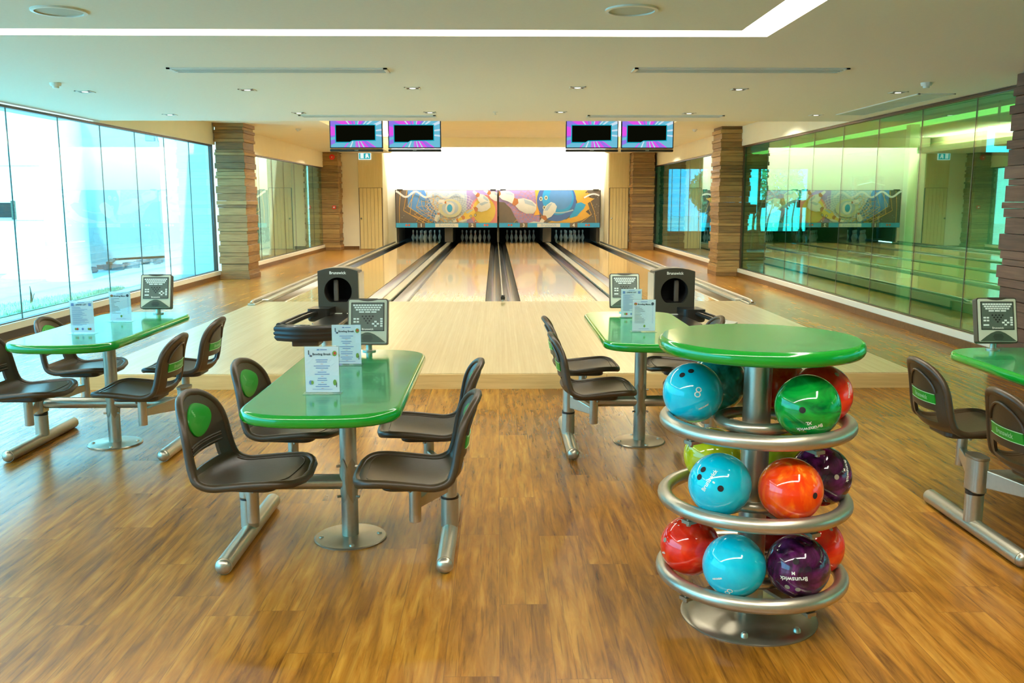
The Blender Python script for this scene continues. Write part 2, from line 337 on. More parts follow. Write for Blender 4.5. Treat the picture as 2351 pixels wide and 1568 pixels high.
# near and far glass walls on each side
wall_side('left', XL, -1, -3.5, 17.7, 17.6, 0.16, 2.55, ZC, GLASS_L, 17, 1.2)
wall_side('left_rear', -5.32, -1, 18.3, 28.7, 28.6, 0.165, 2.50, Z2, GLASS_L2, 8, 1.2)
wall_side('right', XR, 1, -3.5, 18.3, 18.3, 0.155, 2.57, ZC, GLASS_R, 17, 1.2)
wall_side('right_rear', 4.83, 1, 18.7, 28.7, 28.6, 0.165, 2.56, Z2, GLASS_R2, 8, 1.2)
# soffit wall over the left and right glass beyond the ceiling step
struct('wall_left_soffit', M().box(XL - 0.14, XL, 12.66, 17.7, 2.55, 3.5), CREAM)
struct('wall_right_soffit', M().box(XR, XR + 0.14, 12.66, 18.3, 2.57, 3.5), CREAM)
def window(n, X, out, y0, y1, zb, zt, gm, joints):
    w = thing('window_%d' % n, None, None); w['kind'] = 'structure'
    xa = X - 0.07 if out < 0 else X + 0.07
    f = M().box(xa - 0.035, xa + 0.035, y0, y1, zb - 0.012, zb + 0.012).box(xa - 0.035, xa + 0.035, y0, y1, zt - 0.03, zt)
    f.box(xa - 0.035, xa + 0.035, y0, y0 + 0.05, zb, zt).box(xa - 0.035, xa + 0.035, y1 - 0.05, y1, zb, zt)
    f.build('window_frame', DARKF, w)
    ys = [y0 + 0.05] + joints + [y1 - 0.05]
    g = M(); j = M()
    for a, b in zip(ys[:-1], ys[1:]): g.box(xa - 0.005, xa + 0.005, a + 0.002, b - 0.002, zb + 0.012, zt - 0.03)
    for y in joints: j.box(xa - 0.006, xa + 0.006, y - 0.005, y + 0.005, zb + 0.012, zt - 0.03)
    g.build('glass_pane', gm, w); j.build('glass_joint', JOINT, w)
window(1, XL, -1, -3.4, 17.65, 0.16, 2.55, GLASS_L, [17.6 - 1.2 * k for k in range(1, 17)][::-1])
window(2, -5.32, -1, 18.35, 28.6, 0.165, 2.50, GLASS_L2, [18.35 + 1.2 * k for k in range(1, 9)])
window(3, XR, 1, -3.4, 18.2, 0.155, 2.57, GLASS_R, [17.8 - 1.2 * k for k in range(1, 17)][::-1])
window(4, 4.83, 1, 18.75, 28.6, 0.165, 2.56, GLASS_R2, [18.75 + 1.2 * k for k in range(1, 9)])
# back wall segments with doors, end wall with the opening of the lanes
YB = 28.62
struct('wall_back_left', M().box(-5.9, -3.6, YB, YB + 1.6, 0, 3.5), CREAM)
struct('wall_back_right', M().box(3.42, 5.3, YB, YB + 1.6, 0, 3.5), CREAM)
struct('wall_back', M().box(-3.6, 3.42, 29.75, 29.85, 1.0, 3.9).box(-3.6, -3.33, 29.75, 29.85, 0, 1.0).box(3.30, 3.42, 29.75, 29.85, 0, 1.0), WHITEW)
struct('wall_front', M().box(-6, 5.4, -3.7, -3.5, 0, 3.5), CREAM)
struct('ceiling_end', M().box(-3.6, 3.42, 28.62, 29.85, 3.5, 3.6), WHITEW)
struct('baseboard_back', M().box(-5.4, -4.37, YB - 0.015, YB, 0, 0.09).box(4.06, 4.8, YB - 0.015, YB, 0, 0.09), BASEB)
def door(n, x0, x1, hx):
    d = thing('door_%d' % n, None, None, ((x0 + x1) / 2, YB, 0)); d['kind'] = 'structure'
    w = x1 - x0; a = M()
    k = 6; pw = w / k
    for i in range(k): a.box(-w / 2 + i * pw + 0.004, -w / 2 + (i + 1) * pw - 0.004, -0.045, -0.01, 0.01, 1.885)
    a.build('door_leaf', DOORW, d)
    M().box(-w / 2 - 0.02, w / 2 + 0.02, -0.03, 0, 1.895, 2.945).build('door_header_panel', DOORW, d)
    M().box(-w / 2 - 0.02, w / 2 + 0.02, -0.012, 0, 0, 1.895).build('door_backing', DARKF, d)
    h = M().tube([(hx, -0.045, 0.95), (hx, -0.09, 0.95)], 0.012, 10); h.sphere((hx, -0.105, 0.95), 0.028, 14, 8); h.build('door_handle', RAILM, d, smooth=40)
door(1, -4.33, -3.64, -0.29); door(2, 3.47, 4.05, -0.24)

# wood-clad columns: courses of boards of uneven height and projection
def column(label, x0, x1, y0, y1, seed, ztop=3.0, cm=None):
    rnd = random.Random(seed); m = M(); z = 0.0
    m.box(x0 - 0.03, x1 + 0.03, y0 - 0.03, y1 + 0.03, 0, 0.085, tone=0.04); z = 0.085
    last = 0
    while z < ztop - 0.01:
        h = rnd.choice((0.055, 0.075, 0.11, 0.14)); h = min(h, ztop - z)
        p = rnd.choice([q for q in (0.0, 0.014, 0.028) if q != last]); last = p
        m.box(x0 - p, x1 + p, y0 - p, y1 + p, z, z + h - 0.003, tone=rnd.uniform(0.0, 0.4)); z += h
    o = m.build('clad_column', cm or CLAD, bevel=0.003, bseg=1)
    return tag(o, label, 'column', 'wood-clad columns along the side walls')
column('brown wood-clad column at the left between the two glass walls', -5.36, -4.84, 17.6, 18.35, 3)
column('brown wood-clad column at the right behind the ball return', 4.40, 4.98, 18.2, 18.9, 5)
column('brown wood-clad column in the far left corner with a red alarm bell', -5.46, -4.88, 28.0, 28.6, 8)
column('brown wood-clad column in the far right corner beside the door', 4.10, 4.74, 28.0, 28.6, 9)
column('reddish shade-toned wood-clad column cut off by the right edge of the picture', 4.38, 5.05, 7.0, 7.84, 12, 2.575, CLAD_SHADED)

# approach platform and lanes
ap = M().box(-3.36, 3.40, 7.21, 12.5, 0.0, 0.125)
o = struct('approach_platform', ap, MAPLE)
struct('trim_2', M().box(-3.365, 3.405, 7.19, 7.21, 0, 0.118), MAPLE_EDGE)
ROT = 0.0044
def lx(x, y): return x - ROT * (y - 12.5)
def strip(m, x0, x1, y0, y1, z0, z1, mi=0):
    vs = [(lx(x, y), y, z) for z in (z0, z1) for y in (y0, y1) for x in (x0, x1)]
    return m.add(vs, [(0, 2, 3, 1), (4, 5, 7, 6), (0, 1, 5, 4), (2, 6, 7, 3), (0, 4, 6, 2), (1, 3, 7, 5)], mi)
struct('lane_foundation', strip(M(), -3.33, 3.43, 12.5, 32.4, 0.0, 0.03), DARK)
LX = [(-2.93, -1.88), (-1.24, -0.19), (0.30, 1.35), (1.99, 3.04)]
nm = ['outermost lane on the left, below mask number 1', 'left middle lane below mask number 2', 'right middle lane below mask number 3', 'outermost lane on the right, below mask number 4']
GD = srgb(60, 40, 20)
ARROW = mat('lane_marking', srgb(120, 70, 30), 0.2, noise=0.02)
for k, (a, b) in enumerate(LX):
    t = thing('bowling_lane', 'glossy maple bowling lane, the ' + nm[k], 'lane', ((a + b) / 2, 12.5, 0), 0, 'bowling lanes')
    m = M(); vs = strip(M(), a, b, 12.5, 31.6, 0.032, 0.125)
    m.v = [(x - (a + b) / 2, y - 12.5, z) for x, y, z in vs.v]; m.f = vs.f; m.m = vs.m; m.tone = vs.tone
    m.build('lane_surface', LANE, t)
    for s in (-1, 1):
        x0 = s * 0.525; g = M(); prof = []
        for i in range(9):
            q = i / 8; x = x0 + s * (0.005 + 0.23 * q); z = 0.118 - 0.082 * math.sin(PI * q); prof.append((x, z))
        rr = []
        for y in (0.0, 19.0): rr.append([(x - ROT * y, y, z) for x, z in prof] + [(x - ROT * y, y, z - 0.004) for x, z in prof[::-1]])
        g.stack(rr); g.build('gutter', GUTTER, t, smooth=50)
# division caps between the lanes
def cap(label, x0, x1, ztop, rail=None, y0=12.5):
    m = strip(M(), x0, x1, y0, 31.6, 0.03 if y0 > 12.4 else 0.126, ztop)
    o = m.build('division_cap', CAPM, bevel=0.008)
    tag(o, label, 'lane divider'); return o
cap('wide silvery divider between the two lanes on the left', -1.625, -1.495, 0.150)
cap('thin silvery divider down the middle of the four lanes', 0.043, 0.067, 0.150)
cap('wide silvery divider between the two lanes on the right', 1.605, 1.735, 0.150)
for s, xa, xb, lab in ((-1, -3.33, -3.175, 'left'), (1, 3.285, 3.43, 'right')):
    t = thing('outer_capping', 'pale outer capping with a metal rail along the %smost lane' % lab, 'lane divider', (0, 0, 0))
    strip(M(), xa, xb, 12.5, 29.9, 0.03, 0.155).build('capping_board', CAPM, t, bevel=0.006)
    xr = xa + 0.03 if s < 0 else xb - 0.03
    strip(M(), xr - 0.05, xr + 0.05, 12.05, 12.5, 0.126, 0.15).build('capping_end', CAPM, t, bevel=0.006)
    path = [(lx(xr, y), y, 0.172) for y in (29.85, 20, 12.2)] + [(lx(xr, 12.12), 12.12, 0.165), (lx(xr, 12.05), 12.05, 0.145)]
    M().tube(path, 0.024, 12).build('rail', RAILM, t, smooth=50)
sn = M().box(-0.03, 0.03, -0.05, 0.05, 0, 0.045); sn.box(-0.02, 0.02, -0.04, 0.04, 0.045, 0.06)
o = sn.build('foul_sensor', BLACKP, loc=(0.055, 12.52, 0.15), bevel=0.006)
tag(o, 'small black foul line sensor at the near end of the middle divider', 'sensor')

# pinsetter pits, kickbacks and pins
struct('pit_curtain', strip(M(), -3.6, 3.6, 32.0, 32.1, 0.0, 1.9).box(-3.6, 3.6, 29.9, 32.1, 1.85, 1.9), DARK)
for x0, x1, lab in ((-3.42, -3.2, 'at the far left, beside the outermost pins'), (-1.70, -1.43, 'between the two left racks of pins'), (0.02, 0.09, 'down the middle, thinnest of the panels'), (1.52, 1.80, 'between the two right racks of pins'), (3.28, 3.50, 'at the far right, beside the outermost pins')):
    m = strip(M(), x0, x1, 29.95, 32.0, 0.15, 1.2); o = m.build('kickback_panel', KICK, bevel=0.01)
    tag(o, 'dark kickback side panel ' + lab, 'panel')
prof = [(0.0255, 0), (0.030, 0.02), (0.047, 0.07), (0.0605, 0.115), (0.059, 0.14), (0.045, 0.19), (0.028, 0.235), (0.0232, 0.26), (0.0245, 0.29), (0.0315, 0.335), (0.0315, 0.352), (0.025, 0.372), (0.010, 0.381)]
pt = thing('bowling_pin', 'x', 'bowling pin')
M().lathe(prof, 20).build('pin_body', PINW, pt, smooth=60)
b = M()
for z0, z1 in ((0.244, 0.252), (0.266, 0.274)): b.lathe([(0.0262, z0), (0.0255, (z0 + z1) / 2), (0.0258, z1)], 16, cap=False)
b.build('neck_band', RED, pt, smooth=60)
first = True
PY0 = 30.62; dy = 0.264; dx = 0.3048
for k, (a, bb) in enumerate(LX):
    cx = (a + bb) / 2
    for r in range(4):
        for i in range(r + 1):
            p = pt if first else dup(pt); first = False
            y = PY0 + r * dy; p.location = (lx(cx + (i - r / 2) * dx, y), y, 0.125)
            p['category'] = 'bowling pin'
            if r == 0: p['label'] = 'white bowling pin standing foremost in the rack of lane %d' % (k + 1); p['group'] = 'bowling pins'
            elif r == 3: p['label'] = 'white bowling pin in the rearmost row of lane %d, %s' % (k + 1, ['at its left end', 'second from the left', 'second from the right', 'at its right end'][i]); p['group'] = 'bowling pins'
            elif r == 1: p['label'] = 'white bowling pin just behind the foremost pin of lane %d, on its %s' % (k + 1, ['left', 'right'][i]); p['group'] = 'bowling pins'
            else: p['label'] = 'white bowling pin in the third row of lane %d, %s' % (k + 1, ['at its left', 'in its middle', 'at its right'][i]); p['group'] = 'bowling pins'

# masking unit: two printed panels with the numbers and the pattern of nets, pins and balls
def flat_circle(cx, cy, rx, ry, n=28, a0=0, rot=0):
    cr, sr = math.cos(rot), math.sin(rot)
    return [(cx + rx * math.cos(a0 + 2 * PI * i / n) * cr - ry * math.sin(a0 + 2 * PI * i / n) * sr, cy + rx * math.cos(a0 + 2 * PI * i / n) * sr + ry * math.sin(a0 + 2 * PI * i / n) * cr) for i in range(n)]
ART = [mat('art_' + n, srgb(*c), 0.35, noise=0.03) for n, c in (('brown', (106, 96, 88)), ('blue', (96, 150, 214)), ('pale', (196, 214, 232)), ('white', (246, 246, 246)), ('gold', (236, 184, 84)), ('sky', (60, 164, 224)), ('violet', (176, 158, 216)), ('pink', (236, 156, 156)), ('yellow', (240, 212, 110)), ('red', (214, 90, 66)), ('navy', (74, 108, 176)), ('cream', (224, 224, 196)), ('rust', (190, 126, 84)))]
aB, aBL, aP, aW, aG, aS, aV, aPK, aY, aR, aN, aC, aRU = range(13)
# panel drawing space: u 120..2255 across both panels, v 82..465 downwards
UX0, UX1, VZ0, VZ1 = 120., 2255., 82., 465.
YM = 29.60
def art_xz(u, v): return (-3.335 + (u - UX0) / (UX1 - UX0) * 6.63, 1.835 - (v - VZ0) / (VZ1 - VZ0) * 1.205)
class Art:
    def __init__(s, lo, hi): s.m = M(); s.k = 0; s.lo = lo; s.hi = hi
    def clip(s, poly):
        for ax, val, sg in ((0, s.lo, 1), (0, s.hi, -1), (1, VZ0 + 3, 1), (1, VZ1 - 4, -1)):
            out = []
            for i in range(len(poly)):
                p, q = poly[i - 1], poly[i]; dp = (p[ax] - val) * sg; dq = (q[ax] - val) * sg
                if (dp >= 0) != (dq >= 0):
                    t = dp / (dp - dq); out.append((p[0] + (q[0] - p[0]) * t, p[1] + (q[1] - p[1]) * t))
                if dq >= 0: out.append(q)
            poly = out
            if len(poly) < 3: return None
        return poly
    def poly(s, pts, mi, new=True):
        if new: s.k += 1
        p = s.clip(pts)
        if p:
            y = -0.0006 * s.k
            s.m.add([(art_xz(u, v)[0], y, art_xz(u, v)[1]) for u, v in p], [tuple(range(len(p)))], mi)
    def line(s, pts, w, mi):
        s.k += 1
        for a, b in zip(pts[:-1], pts[1:]):
            dx_, dy_ = b[0] - a[0], b[1] - a[1]; L_ = math.hypot(dx_, dy_) or 1; nx, ny = -dy_ / L_ * w / 2, dx_ / L_ * w / 2
            s.poly([(a[0] + nx, a[1] + ny), (b[0] + nx, b[1] + ny), (b[0] - nx, b[1] - ny), (a[0] - nx, a[1] - ny)], mi, False)
    def circ(s, cx, cy, rx, ry, mi, rot=0): s.poly(flat_circle(cx, cy, rx, ry, rot=rot), mi)
    def pin(s, cx, cy, L_, ang, body=None):
        """a pin shape: fat body, red collar, head"""
        body = aW if body is None else body
        c_, s_ = math.cos(ang), math.sin(ang)
        T = lambda x, y: (cx + x * c_ - y * s_, cy + x * s_ + y * c_)
        s.poly([T(x, y) for x, y in ((-0.5 * L_, -0.06 * L_), (-0.2 * L_, -0.09 * L_), (0, -0.2 * L_), (0.25 * L_, -0.22 * L_), (0.45 * L_, -0.15 * L_), (0.5 * L_, 0), (0.45 * L_, 0.15 * L_), (0.25 * L_, 0.22 * L_), (0, 0.2 * L_), (-0.2 * L_, 0.09 * L_), (-0.5 * L_, 0.06 * L_))], body)
        s.poly([T(x, y) for x, y in ((0.02 * L_, -0.17 * L_), (0.3 * L_, -0.18 * L_), (0.45 * L_, -0.08 * L_), (0.1 * L_, -0.06 * L_))], aP)
        s.poly([T(x, y) for x, y in ((-0.28 * L_, -0.1 * L_), (-0.16 * L_, -0.11 * L_), (-0.10 * L_, 0), (-0.16 * L_, 0.11 * L_), (-0.28 * L_, 0.1 * L_))], aRU)
def net(A, cx, cy, R0, R1, turns, n, w, mi, sq=0.8):
    for sgn in (1, -1):
        for k in range(n):
            a0 = 2 * PI * k / n
            A.line([(cx + (R0 + (R1 - R0) * t / 9) * math.cos(a0 + sgn * turns * t / 9), cy + sq * (R0 + (R1 - R0) * t / 9) * math.sin(a0 + sgn * turns * t / 9)) for t in range(10)], w, mi)
def masking(label, lo, hi, draw, nums):
    t = thing('masking_unit', label, 'masking panel', (0, YM, 0), 0, 'printed masking panels above the pins')
    x0, z1 = art_xz(lo, VZ0); x1, z0 = art_xz(hi, VZ1)
    M().box(x0, x1, 0.0, 0.10, z0, z1).build('panel_frame', BLACKP, t)
    A = Art(lo + 8, hi - 8); A.poly([(lo, VZ0), (hi, VZ0), (hi, VZ1), (lo, VZ1)], aB)
    draw(A)
    A.poly([(lo, 415), (hi, 415), (hi, VZ1), (lo, VZ1)], aS)
    (x, z) = art_xz(0, 440)
    for u, n_, rc in nums:
        A.poly([(u - 40, 415), (u + 40, 415), (u + 40, VZ1), (u - 40, VZ1)], aB)
        s_ = -1 if n_ in (1, 3) else 1
        for d in (-14, 14): A.circ(rc + d, 437, 11, 11, aR)
    y = -0.0006 * (A.k + 2)
    A.k += 2
    for u, n_, rc in nums:
        X, Z = art_xz(u, 440); A.m.text(str(n_), 0.15, lambda a, b_: (X + a, y, Z + b_), aW, bold=0.006)
    um = sum(n[0] for n in nums) / 2
    X, Z = art_xz(um, 438); A.poly([(um - 120, 420), (um + 120, 420), (um + 120, 458), (um - 120, 458)], aW)
    y2 = -0.0006 * (A.k + 2)
    A.m.text('Brunswick', 0.12, lambda a, b_: (X + a, y2, Z + b_), aP, bold=0.002)
    A.m.build('printed_panel', ART, t)
    for u in (lo + 50, hi - 50):
        X, Z = art_xz(u, VZ0); M().box(X - 0.09, X + 0.09, -0.03, 0.06, Z - 0.005, Z + 0.025).build('top_clip', BLACKP, t)
def draw_left(A):
    A.poly([(250, 82), (1190, 82), (1190, 415), (520, 415), (330, 300), (250, 250)], aBL)
    A.poly([(420, 82), (900, 82), (900, 415), (600, 415)], aP)
    A.poly([(860, 82), (1190, 82), (1190, 415), (860, 415)], aV)
    A.circ(1060, 300, 165, 170, aPK); A.circ(1040, 290, 120, 135, aY)
    for u in (170, 235, 300): A.line([(u + 10, 82), (u - 30 if u > 170 else u - 10, 250 + (u - 170) * 0.6), (u + 190 if u > 170 else u - 10, 415)], 5, aG)
    for q in range(4): A.line([(330 + 60 * q, 100), (250 + 90 * q, 250), (480 + 70 * q, 400)], 5, aG)
    net(A, 690, 260, 80, 250, 1.1, 26, 3.0, aW); net(A, 560, 330, 60, 240, 0.8, 16, 3.5, aG)
    A.circ(690, 265, 120, 95, aC); A.circ(690, 262, 86, 70, aP); A.circ(690, 266, 50, 62, aW); A.circ(685, 266, 28, 40, aS)
    for q in range(60):
        a = q * 2.4; A.circ(170 + (q * 37) % 240, 110 + (q * 53) % 270, 2.5, 2.5, aW) if q % 4 == 0 else None
    A.line([(130 + 12 * i, 122 + 28 * math.sin((i - 4) * 0.36) + (i * 0.2)) for i in range(60)], 20, aW)
    A.pin(560, 345, 120, PI / 2 + 0.3); A.pin(620, 205, 110, PI + 0.1); A.pin(800, 375, 170, PI - 0.35 + PI)
    A.pin(1010, 160, 210, 0.7); A.pin(1000, 260, 230, -0.35); A.pin(860, 340, 200, -0.5, aY); A.pin(1130, 130, 200, 0.5)
    for u, v in ((905, 345), (950, 335), (955, 398)): A.circ(u, v, 12, 14, aB); A.circ(u, v, 7, 9, aW)
def draw_right(A):
    A.poly([(1190, 82), (1620, 82), (1620, 415), (1400, 415), (1330, 300), (1260, 210), (1190, 200)], aV)
    net(A, 1500, 260, 60, 220, 0.9, 18, 3.5, aPK)
    A.poly([(1190, 200), (1250, 205), (1320, 270), (1390, 415), (1190, 415)], aB)
    A.line([(1350, 415), (1390, 375)], 4, aG)
    A.poly([(1960, 82), (2120, 82), (2090, 110), (2170, 120), (2110, 150), (2190, 170), (2120, 215), (2140, 270), (2100, 300), (2150, 340), (2060, 390), (1960, 415), (1700, 415), (1760, 390), (1900, 380), (1990, 320), (2010, 200)], aG)
    A.poly([(1570, 82), (1640, 82), (1600, 250), (1620, 330), (1560, 340), (1590, 250)], aG)
    A.poly([(1990, 220), (2050, 205), (2100, 230), (2080, 270), (2050, 300), (2010, 345), (1930, 370), (1950, 300)], aS)
    A.circ(1795, 190, 205, 210, aN); A.circ(1810, 165, 165, 170, aS); A.circ(1840, 150, 120, 130, aBL)
    A.line([(1690 + 8 * i, 290 + 26 * math.sin(i * 0.09) - i * 0.2) for i in range(36)], 14, aP)
    for u, v in ((1632, 170), (1686, 160), (1668, 260)): A.circ(u, v, 17, 22, aC); A.circ(u, v, 8, 11, aB)
    for s_ in ((2050, 120, 2160, 330, 2050, 415), (2110, 100, 2190, 300, 2210, 415)): A.line([(s_[0], s_[1]), (s_[2], s_[3]), (s_[4], s_[5])], 5, aG)
    A.pin(1240, 130, 240, 0.25); A.pin(1430, 225, 330, 0.35); A.pin(1700, 320, 260, -0.95)
    A.line([(2080 + 10 * i, 145 - 24 * math.sin((i - 3) * 0.22)) for i in range(17)], 16, aW)
    for q in range(40): A.circ(2140 + (q * 29) % 100, 130 + (q * 61) % 270, 2.5, 2.5, aW) if q % 3 == 0 else None
    A.poly([(1500, 415), (1560, 400), (1720, 418), (1820, 440), (1840, 450), (1500, 460)], aW)
masking('printed masking panel above lanes 1 and 2 with a blue net spiral', 120, 1186, draw_left, [(388, 1, 248), (918, 2, 1062)])
masking('printed masking panel above lanes 3 and 4 with a big blue bowling ball', 1189, 2255, draw_right, [(1454, 3, 1312), (1975, 4, 2120)])

# ------------------------------------------------------------------ ceiling fittings
sl = M(); zz = 2.695
for x0, x1, y0, y1 in ((SX0, SX1, SY1 - W, SY1), (SX0, SX1, SY0, SY0 + W), (SX0, SX0 + W, SY0 + W, SY1 - W), (SX1 - W, SX1, SY0 + W, SY1 - W)): sl.box(x0 + 0.004, x1 - 0.004, y0 + 0.004, y1 - 0.004, 2.63, 2.69)
tag(sl.build('cove_light', LAMPM), 'long white light slot running around the raised ceiling panel', 'ceiling light')
def spk(x, y, lab):
    t = thing('ceiling_speaker', lab, 'speaker', (x, y, ZC), 0, 'round ceiling speakers')
    M().lathe([(0.150, 0.0), (0.150, -0.010), (0.130, -0.012), (0.130, 0.0)], 40).build('trim_ring', TRIMM, t, smooth=40)
    m = M().lathe([(0.129, -0.001), (0.129, -0.004), (0.001, -0.007)], 40); m.build('grille', SPKG, t, smooth=40)
spk(-2.50, 5.42, 'round ceiling speaker above the left tables'); spk(0.755, 5.345, 'round ceiling speaker right of the centre, inside the light slot')
def diffuser(x0, x1, y, z, lab, d=0.12, gaps=3):
    t = thing('air_diffuser', lab, 'air vent', ((x0 + x1) / 2, y, z), 0, 'linear slot diffusers'); w = (x1 - x0) / 2
    m = M().box(-w, w, -d, -d + 0.025, -0.012, 0).box(-w, w, d - 0.025, d, -0.012, 0).box(-w, -w + 0.03, -d, d, -0.012, 0).box(w - 0.03, w, -d, d, -0.012, 0)
    m.build('vent_frame', TRIMM, t)
    M().box(-w + 0.03, w - 0.03, -d + 0.025, d - 0.025, -0.004, 0).build('vent_slot', GRILLE, t)
    s = M()
    for k in range(1, gaps): yy = -d + 2 * d * k / gaps; s.box(-w + 0.03, w - 0.03, yy - 0.008, yy + 0.008, -0.012, -0.004)
    s.build('vent_blade', TRIMM, t)
diffuser(-2.70, -0.91, 7.77, ZC, 'long slot diffuser in the near ceiling, left of the centre')
diffuser(1.11, 2.87, 7.72, ZC, 'long slot diffuser in the near ceiling, right of the centre')
diffuser(-2.53, -0.80, 11.9, ZC, 'thin slot diffuser just above the two left screens')
diffuser(1.13, 2.87, 11.87, ZC, 'thin slot diffuser just above the two right screens')
# square downlights
dl = [(-4.10, 9.32), (-2.45, 9.15), (-0.826, 8.99), (0.757, 8.93), (2.34, 9.05), (3.995, 9.28), (-4.136, 11.77), (-2.463, 11.51), (-0.842, 11.43), (0.758, 11.355), (2.362, 11.5), (4.013, 11.7)]
pos = ['leftmost', 'second from the left', 'third from the left', 'third from the right', 'second from the right', 'rightmost']
for k, (x, y) in enumerate(dl):
    t = thing('downlight', 'small square recessed downlight, %s of the %s row' % (pos[k % 6], ['near', 'far'][k // 6]), 'ceiling light', (x, y, ZC), 0, 'square downlights in the ceiling')
    w = 0.075
    M().box(-w, w, -w, -w + 0.016, -0.006, 0).box(-w, w, w - 0.016, w, -0.006, 0).box(-w, -w + 0.016, -w, w, -0.006, 0).box(w - 0.016, w, -w, w, -0.006, 0).build('lamp_trim', TRIMM, t)
    M().box(-w + 0.016, w - 0.016, -w + 0.016, w - 0.016, -0.003, 0).build('lamp_well', DARKF, t)
    M().lathe([(0.03, -0.004), (0.03, -0.006)], 20).build('lamp_lens', LAMPD, t)
    l = bpy.data.lights.new('downlight_lamp', 'SPOT'); l.energy = 48 if x > -3 else 24; l.color = WARM; l.spot_size = 2.5; l.spot_blend = 0.8; l.shadow_soft_size = 0.05
    o = bpy.data.objects.new('downlight_lamp', l); COL.objects.link(o); o.location = (x, y, ZC - 0.03)
def detector(x, y, z, lab, r=0.05):
    t = thing('smoke_detector', lab, 'smoke detector', (x, y, z))
    M().lathe([(r, 0), (r, -0.014), (r * 0.85, -0.03)], 24).build('detector_base', TRIMM, t, smooth=40)
    M().lathe([(r * 0.62, -0.03), (r * 0.55, -0.048), (r * 0.2, -0.052)], 20).build('sensor_cap', TRIMM, t, smooth=40)
detector(-4.07, 8.65, ZC, 'white smoke detector at the left end of the ceiling'); detector(3.93, 8.53, ZC, 'white smoke detector at the right end of the ceiling')
detector(-4.09, 19.0, Z2, 'small white smoke detector on the far ceiling left of the screens'); detector(4.03, 19.0, Z2, 'small white smoke detector on the far ceiling right of the screens')
sp = M().lathe([(0.03, 0), (0.03, -0.005), (0.008, -0.008), (0.008, -0.03), (0.018, -0.032), (0.018, -0.035)], 16)
tag(sp.build('sprinkler_head', TRIMM, smooth=40, loc=(-0.04, 11.37, ZC)), 'small sprinkler head in the middle of the ceiling edge', 'sprinkler')
for k, (x, y, lab) in enumerate(((-3.9, 16.6, 'left'), (3.9, 16.6, 'right'))):
    t = thing('downlight', 'small downlight on the far ceiling, %s of the lanes' % lab, 'ceiling light', (x, y, Z2), 0)
    M().lathe([(0.06, 0), (0.06, -0.006), (0.045, -0.008)], 20).build('lamp_trim', TRIMM, t); M().lathe([(0.04, -0.008), (0.04, -0.010)], 20).build('lamp_lens', LAMPD, t)
for x in (-4.3, 4.05):
    for y in (15, 20, 25):
        l = bpy.data.lights.new('far_ceiling_lamp', 'SPOT'); l.energy = 420; l.color = WARM; l.spot_size = 2.6; l.spot_blend = 0.8
        o = bpy.data.objects.new('far_ceiling_lamp', l); COL.objects.link(o); o.location = (x, y, Z2 - 0.03)
t = thing('ceiling_grille', 'long slatted air grille beside the green glass wall', 'air vent', (4.43, 10.5, ZC), 0)
M().box(-0.19, 0.19, -1.14, -1.12, -0.01, 0).box(-0.19, 0.19, 1.12, 1.14, -0.01, 0).box(-0.19, -0.17, -1.14, 1.14, -0.01, 0).box(0.17, 0.19, -1.14, 1.14, -0.01, 0).build('vent_frame', TRIMM, t)
M().box(-0.17, 0.17, -1.12, 1.12, -0.003, 0).build('vent_slot', GRILLE, t)
g = M()
for k in range(40): y = -1.1 + k * 2.2 / 39; g.box(-0.17, 0.17, y - 0.014, y + 0.014, -0.009, -0.003)
g.build('vent_blade', TRIMM, t)

# ------------------------------------------------------------------ hanging screens
SCR = [emis('screen_' + n, c, s) for n, c, s in (('cyan', srgb(110, 190, 216), 1.0), ('magenta', srgb(228, 84, 232), 1.0), ('violet', srgb(150, 120, 232), 1.0), ('pale', srgb(206, 226, 240), 1.0), ('black', srgb(16, 18, 8), 0.6), ('teal', srgb(20, 170, 190), 1.0))]
def screen_art(w, h, seed):
    r = random.Random(seed); m = M(); W2, H2 = w / 2, h / 2
    def edge(a):
        c_, s_ = math.cos(a), math.sin(a); k = min(W2 / abs(c_) if c_ else 9, H2 / abs(s_) if s_ else 9); return (k * c_, k * s_)
    m.add([(-W2, 0, -H2), (W2, 0, -H2), (W2, 0, H2), (-W2, 0, H2)], [(0, 1, 2, 3)], 0)
    wedges = [(95, 103, 1), (104, 112, 2), (112, 126, 1), (126, 131, 3), (131, 150, 1), (150, 156, 2), (156, 165, 2), (165, 186, 1), (186, 190, 2), (196, 205, 2), (60, 76, 1), (52, 60, 2), (46, 50, 3), (76, 80, 3), (266, 270, 1), (272, 279, 1), (281, 284, 3), (286, 296, 1), (297, 300, 3), (302, 312, 1), (312, 322, 2), (322, 325, 1), (20, 26, 3), (5, 9, 3), (352, 356, 3), (35, 40, 3), (228, 232, 1), (244, 250, 3)]
    for a, b_, mi in wedges:
        pts = [(0, 0)] + [edge(math.radians(a + (b_ - a) * i / 3)) for i in range(4)]
        m.add([(x, -0.0012, z) for x, z in pts], [tuple(range(5))], mi)
    fx, fz = 0.075 * w, 0.08 * h; x0, x1, z0, z1 = -W2 + 0.105 * w, W2 - 0.13 * w, -H2 + 0.19 * h, H2 - 0.23 * h
    for pad, mi, y in ((0.012, 5, -0.002), (0, 4, -0.003)):
        xa, xb, za, zb = x0 - pad, x1 + pad, z0 - pad, z1 + pad; zs = za + 0.055 * h
        m.add([(xa, y, za), (xa + 0.27 * w, y, za), (xa + 0.32 * w, y, zs), (xb, y, zs + 0.005), (xb, y, zb), (xa, y, zb)], [tuple(range(6))], mi)
    return m
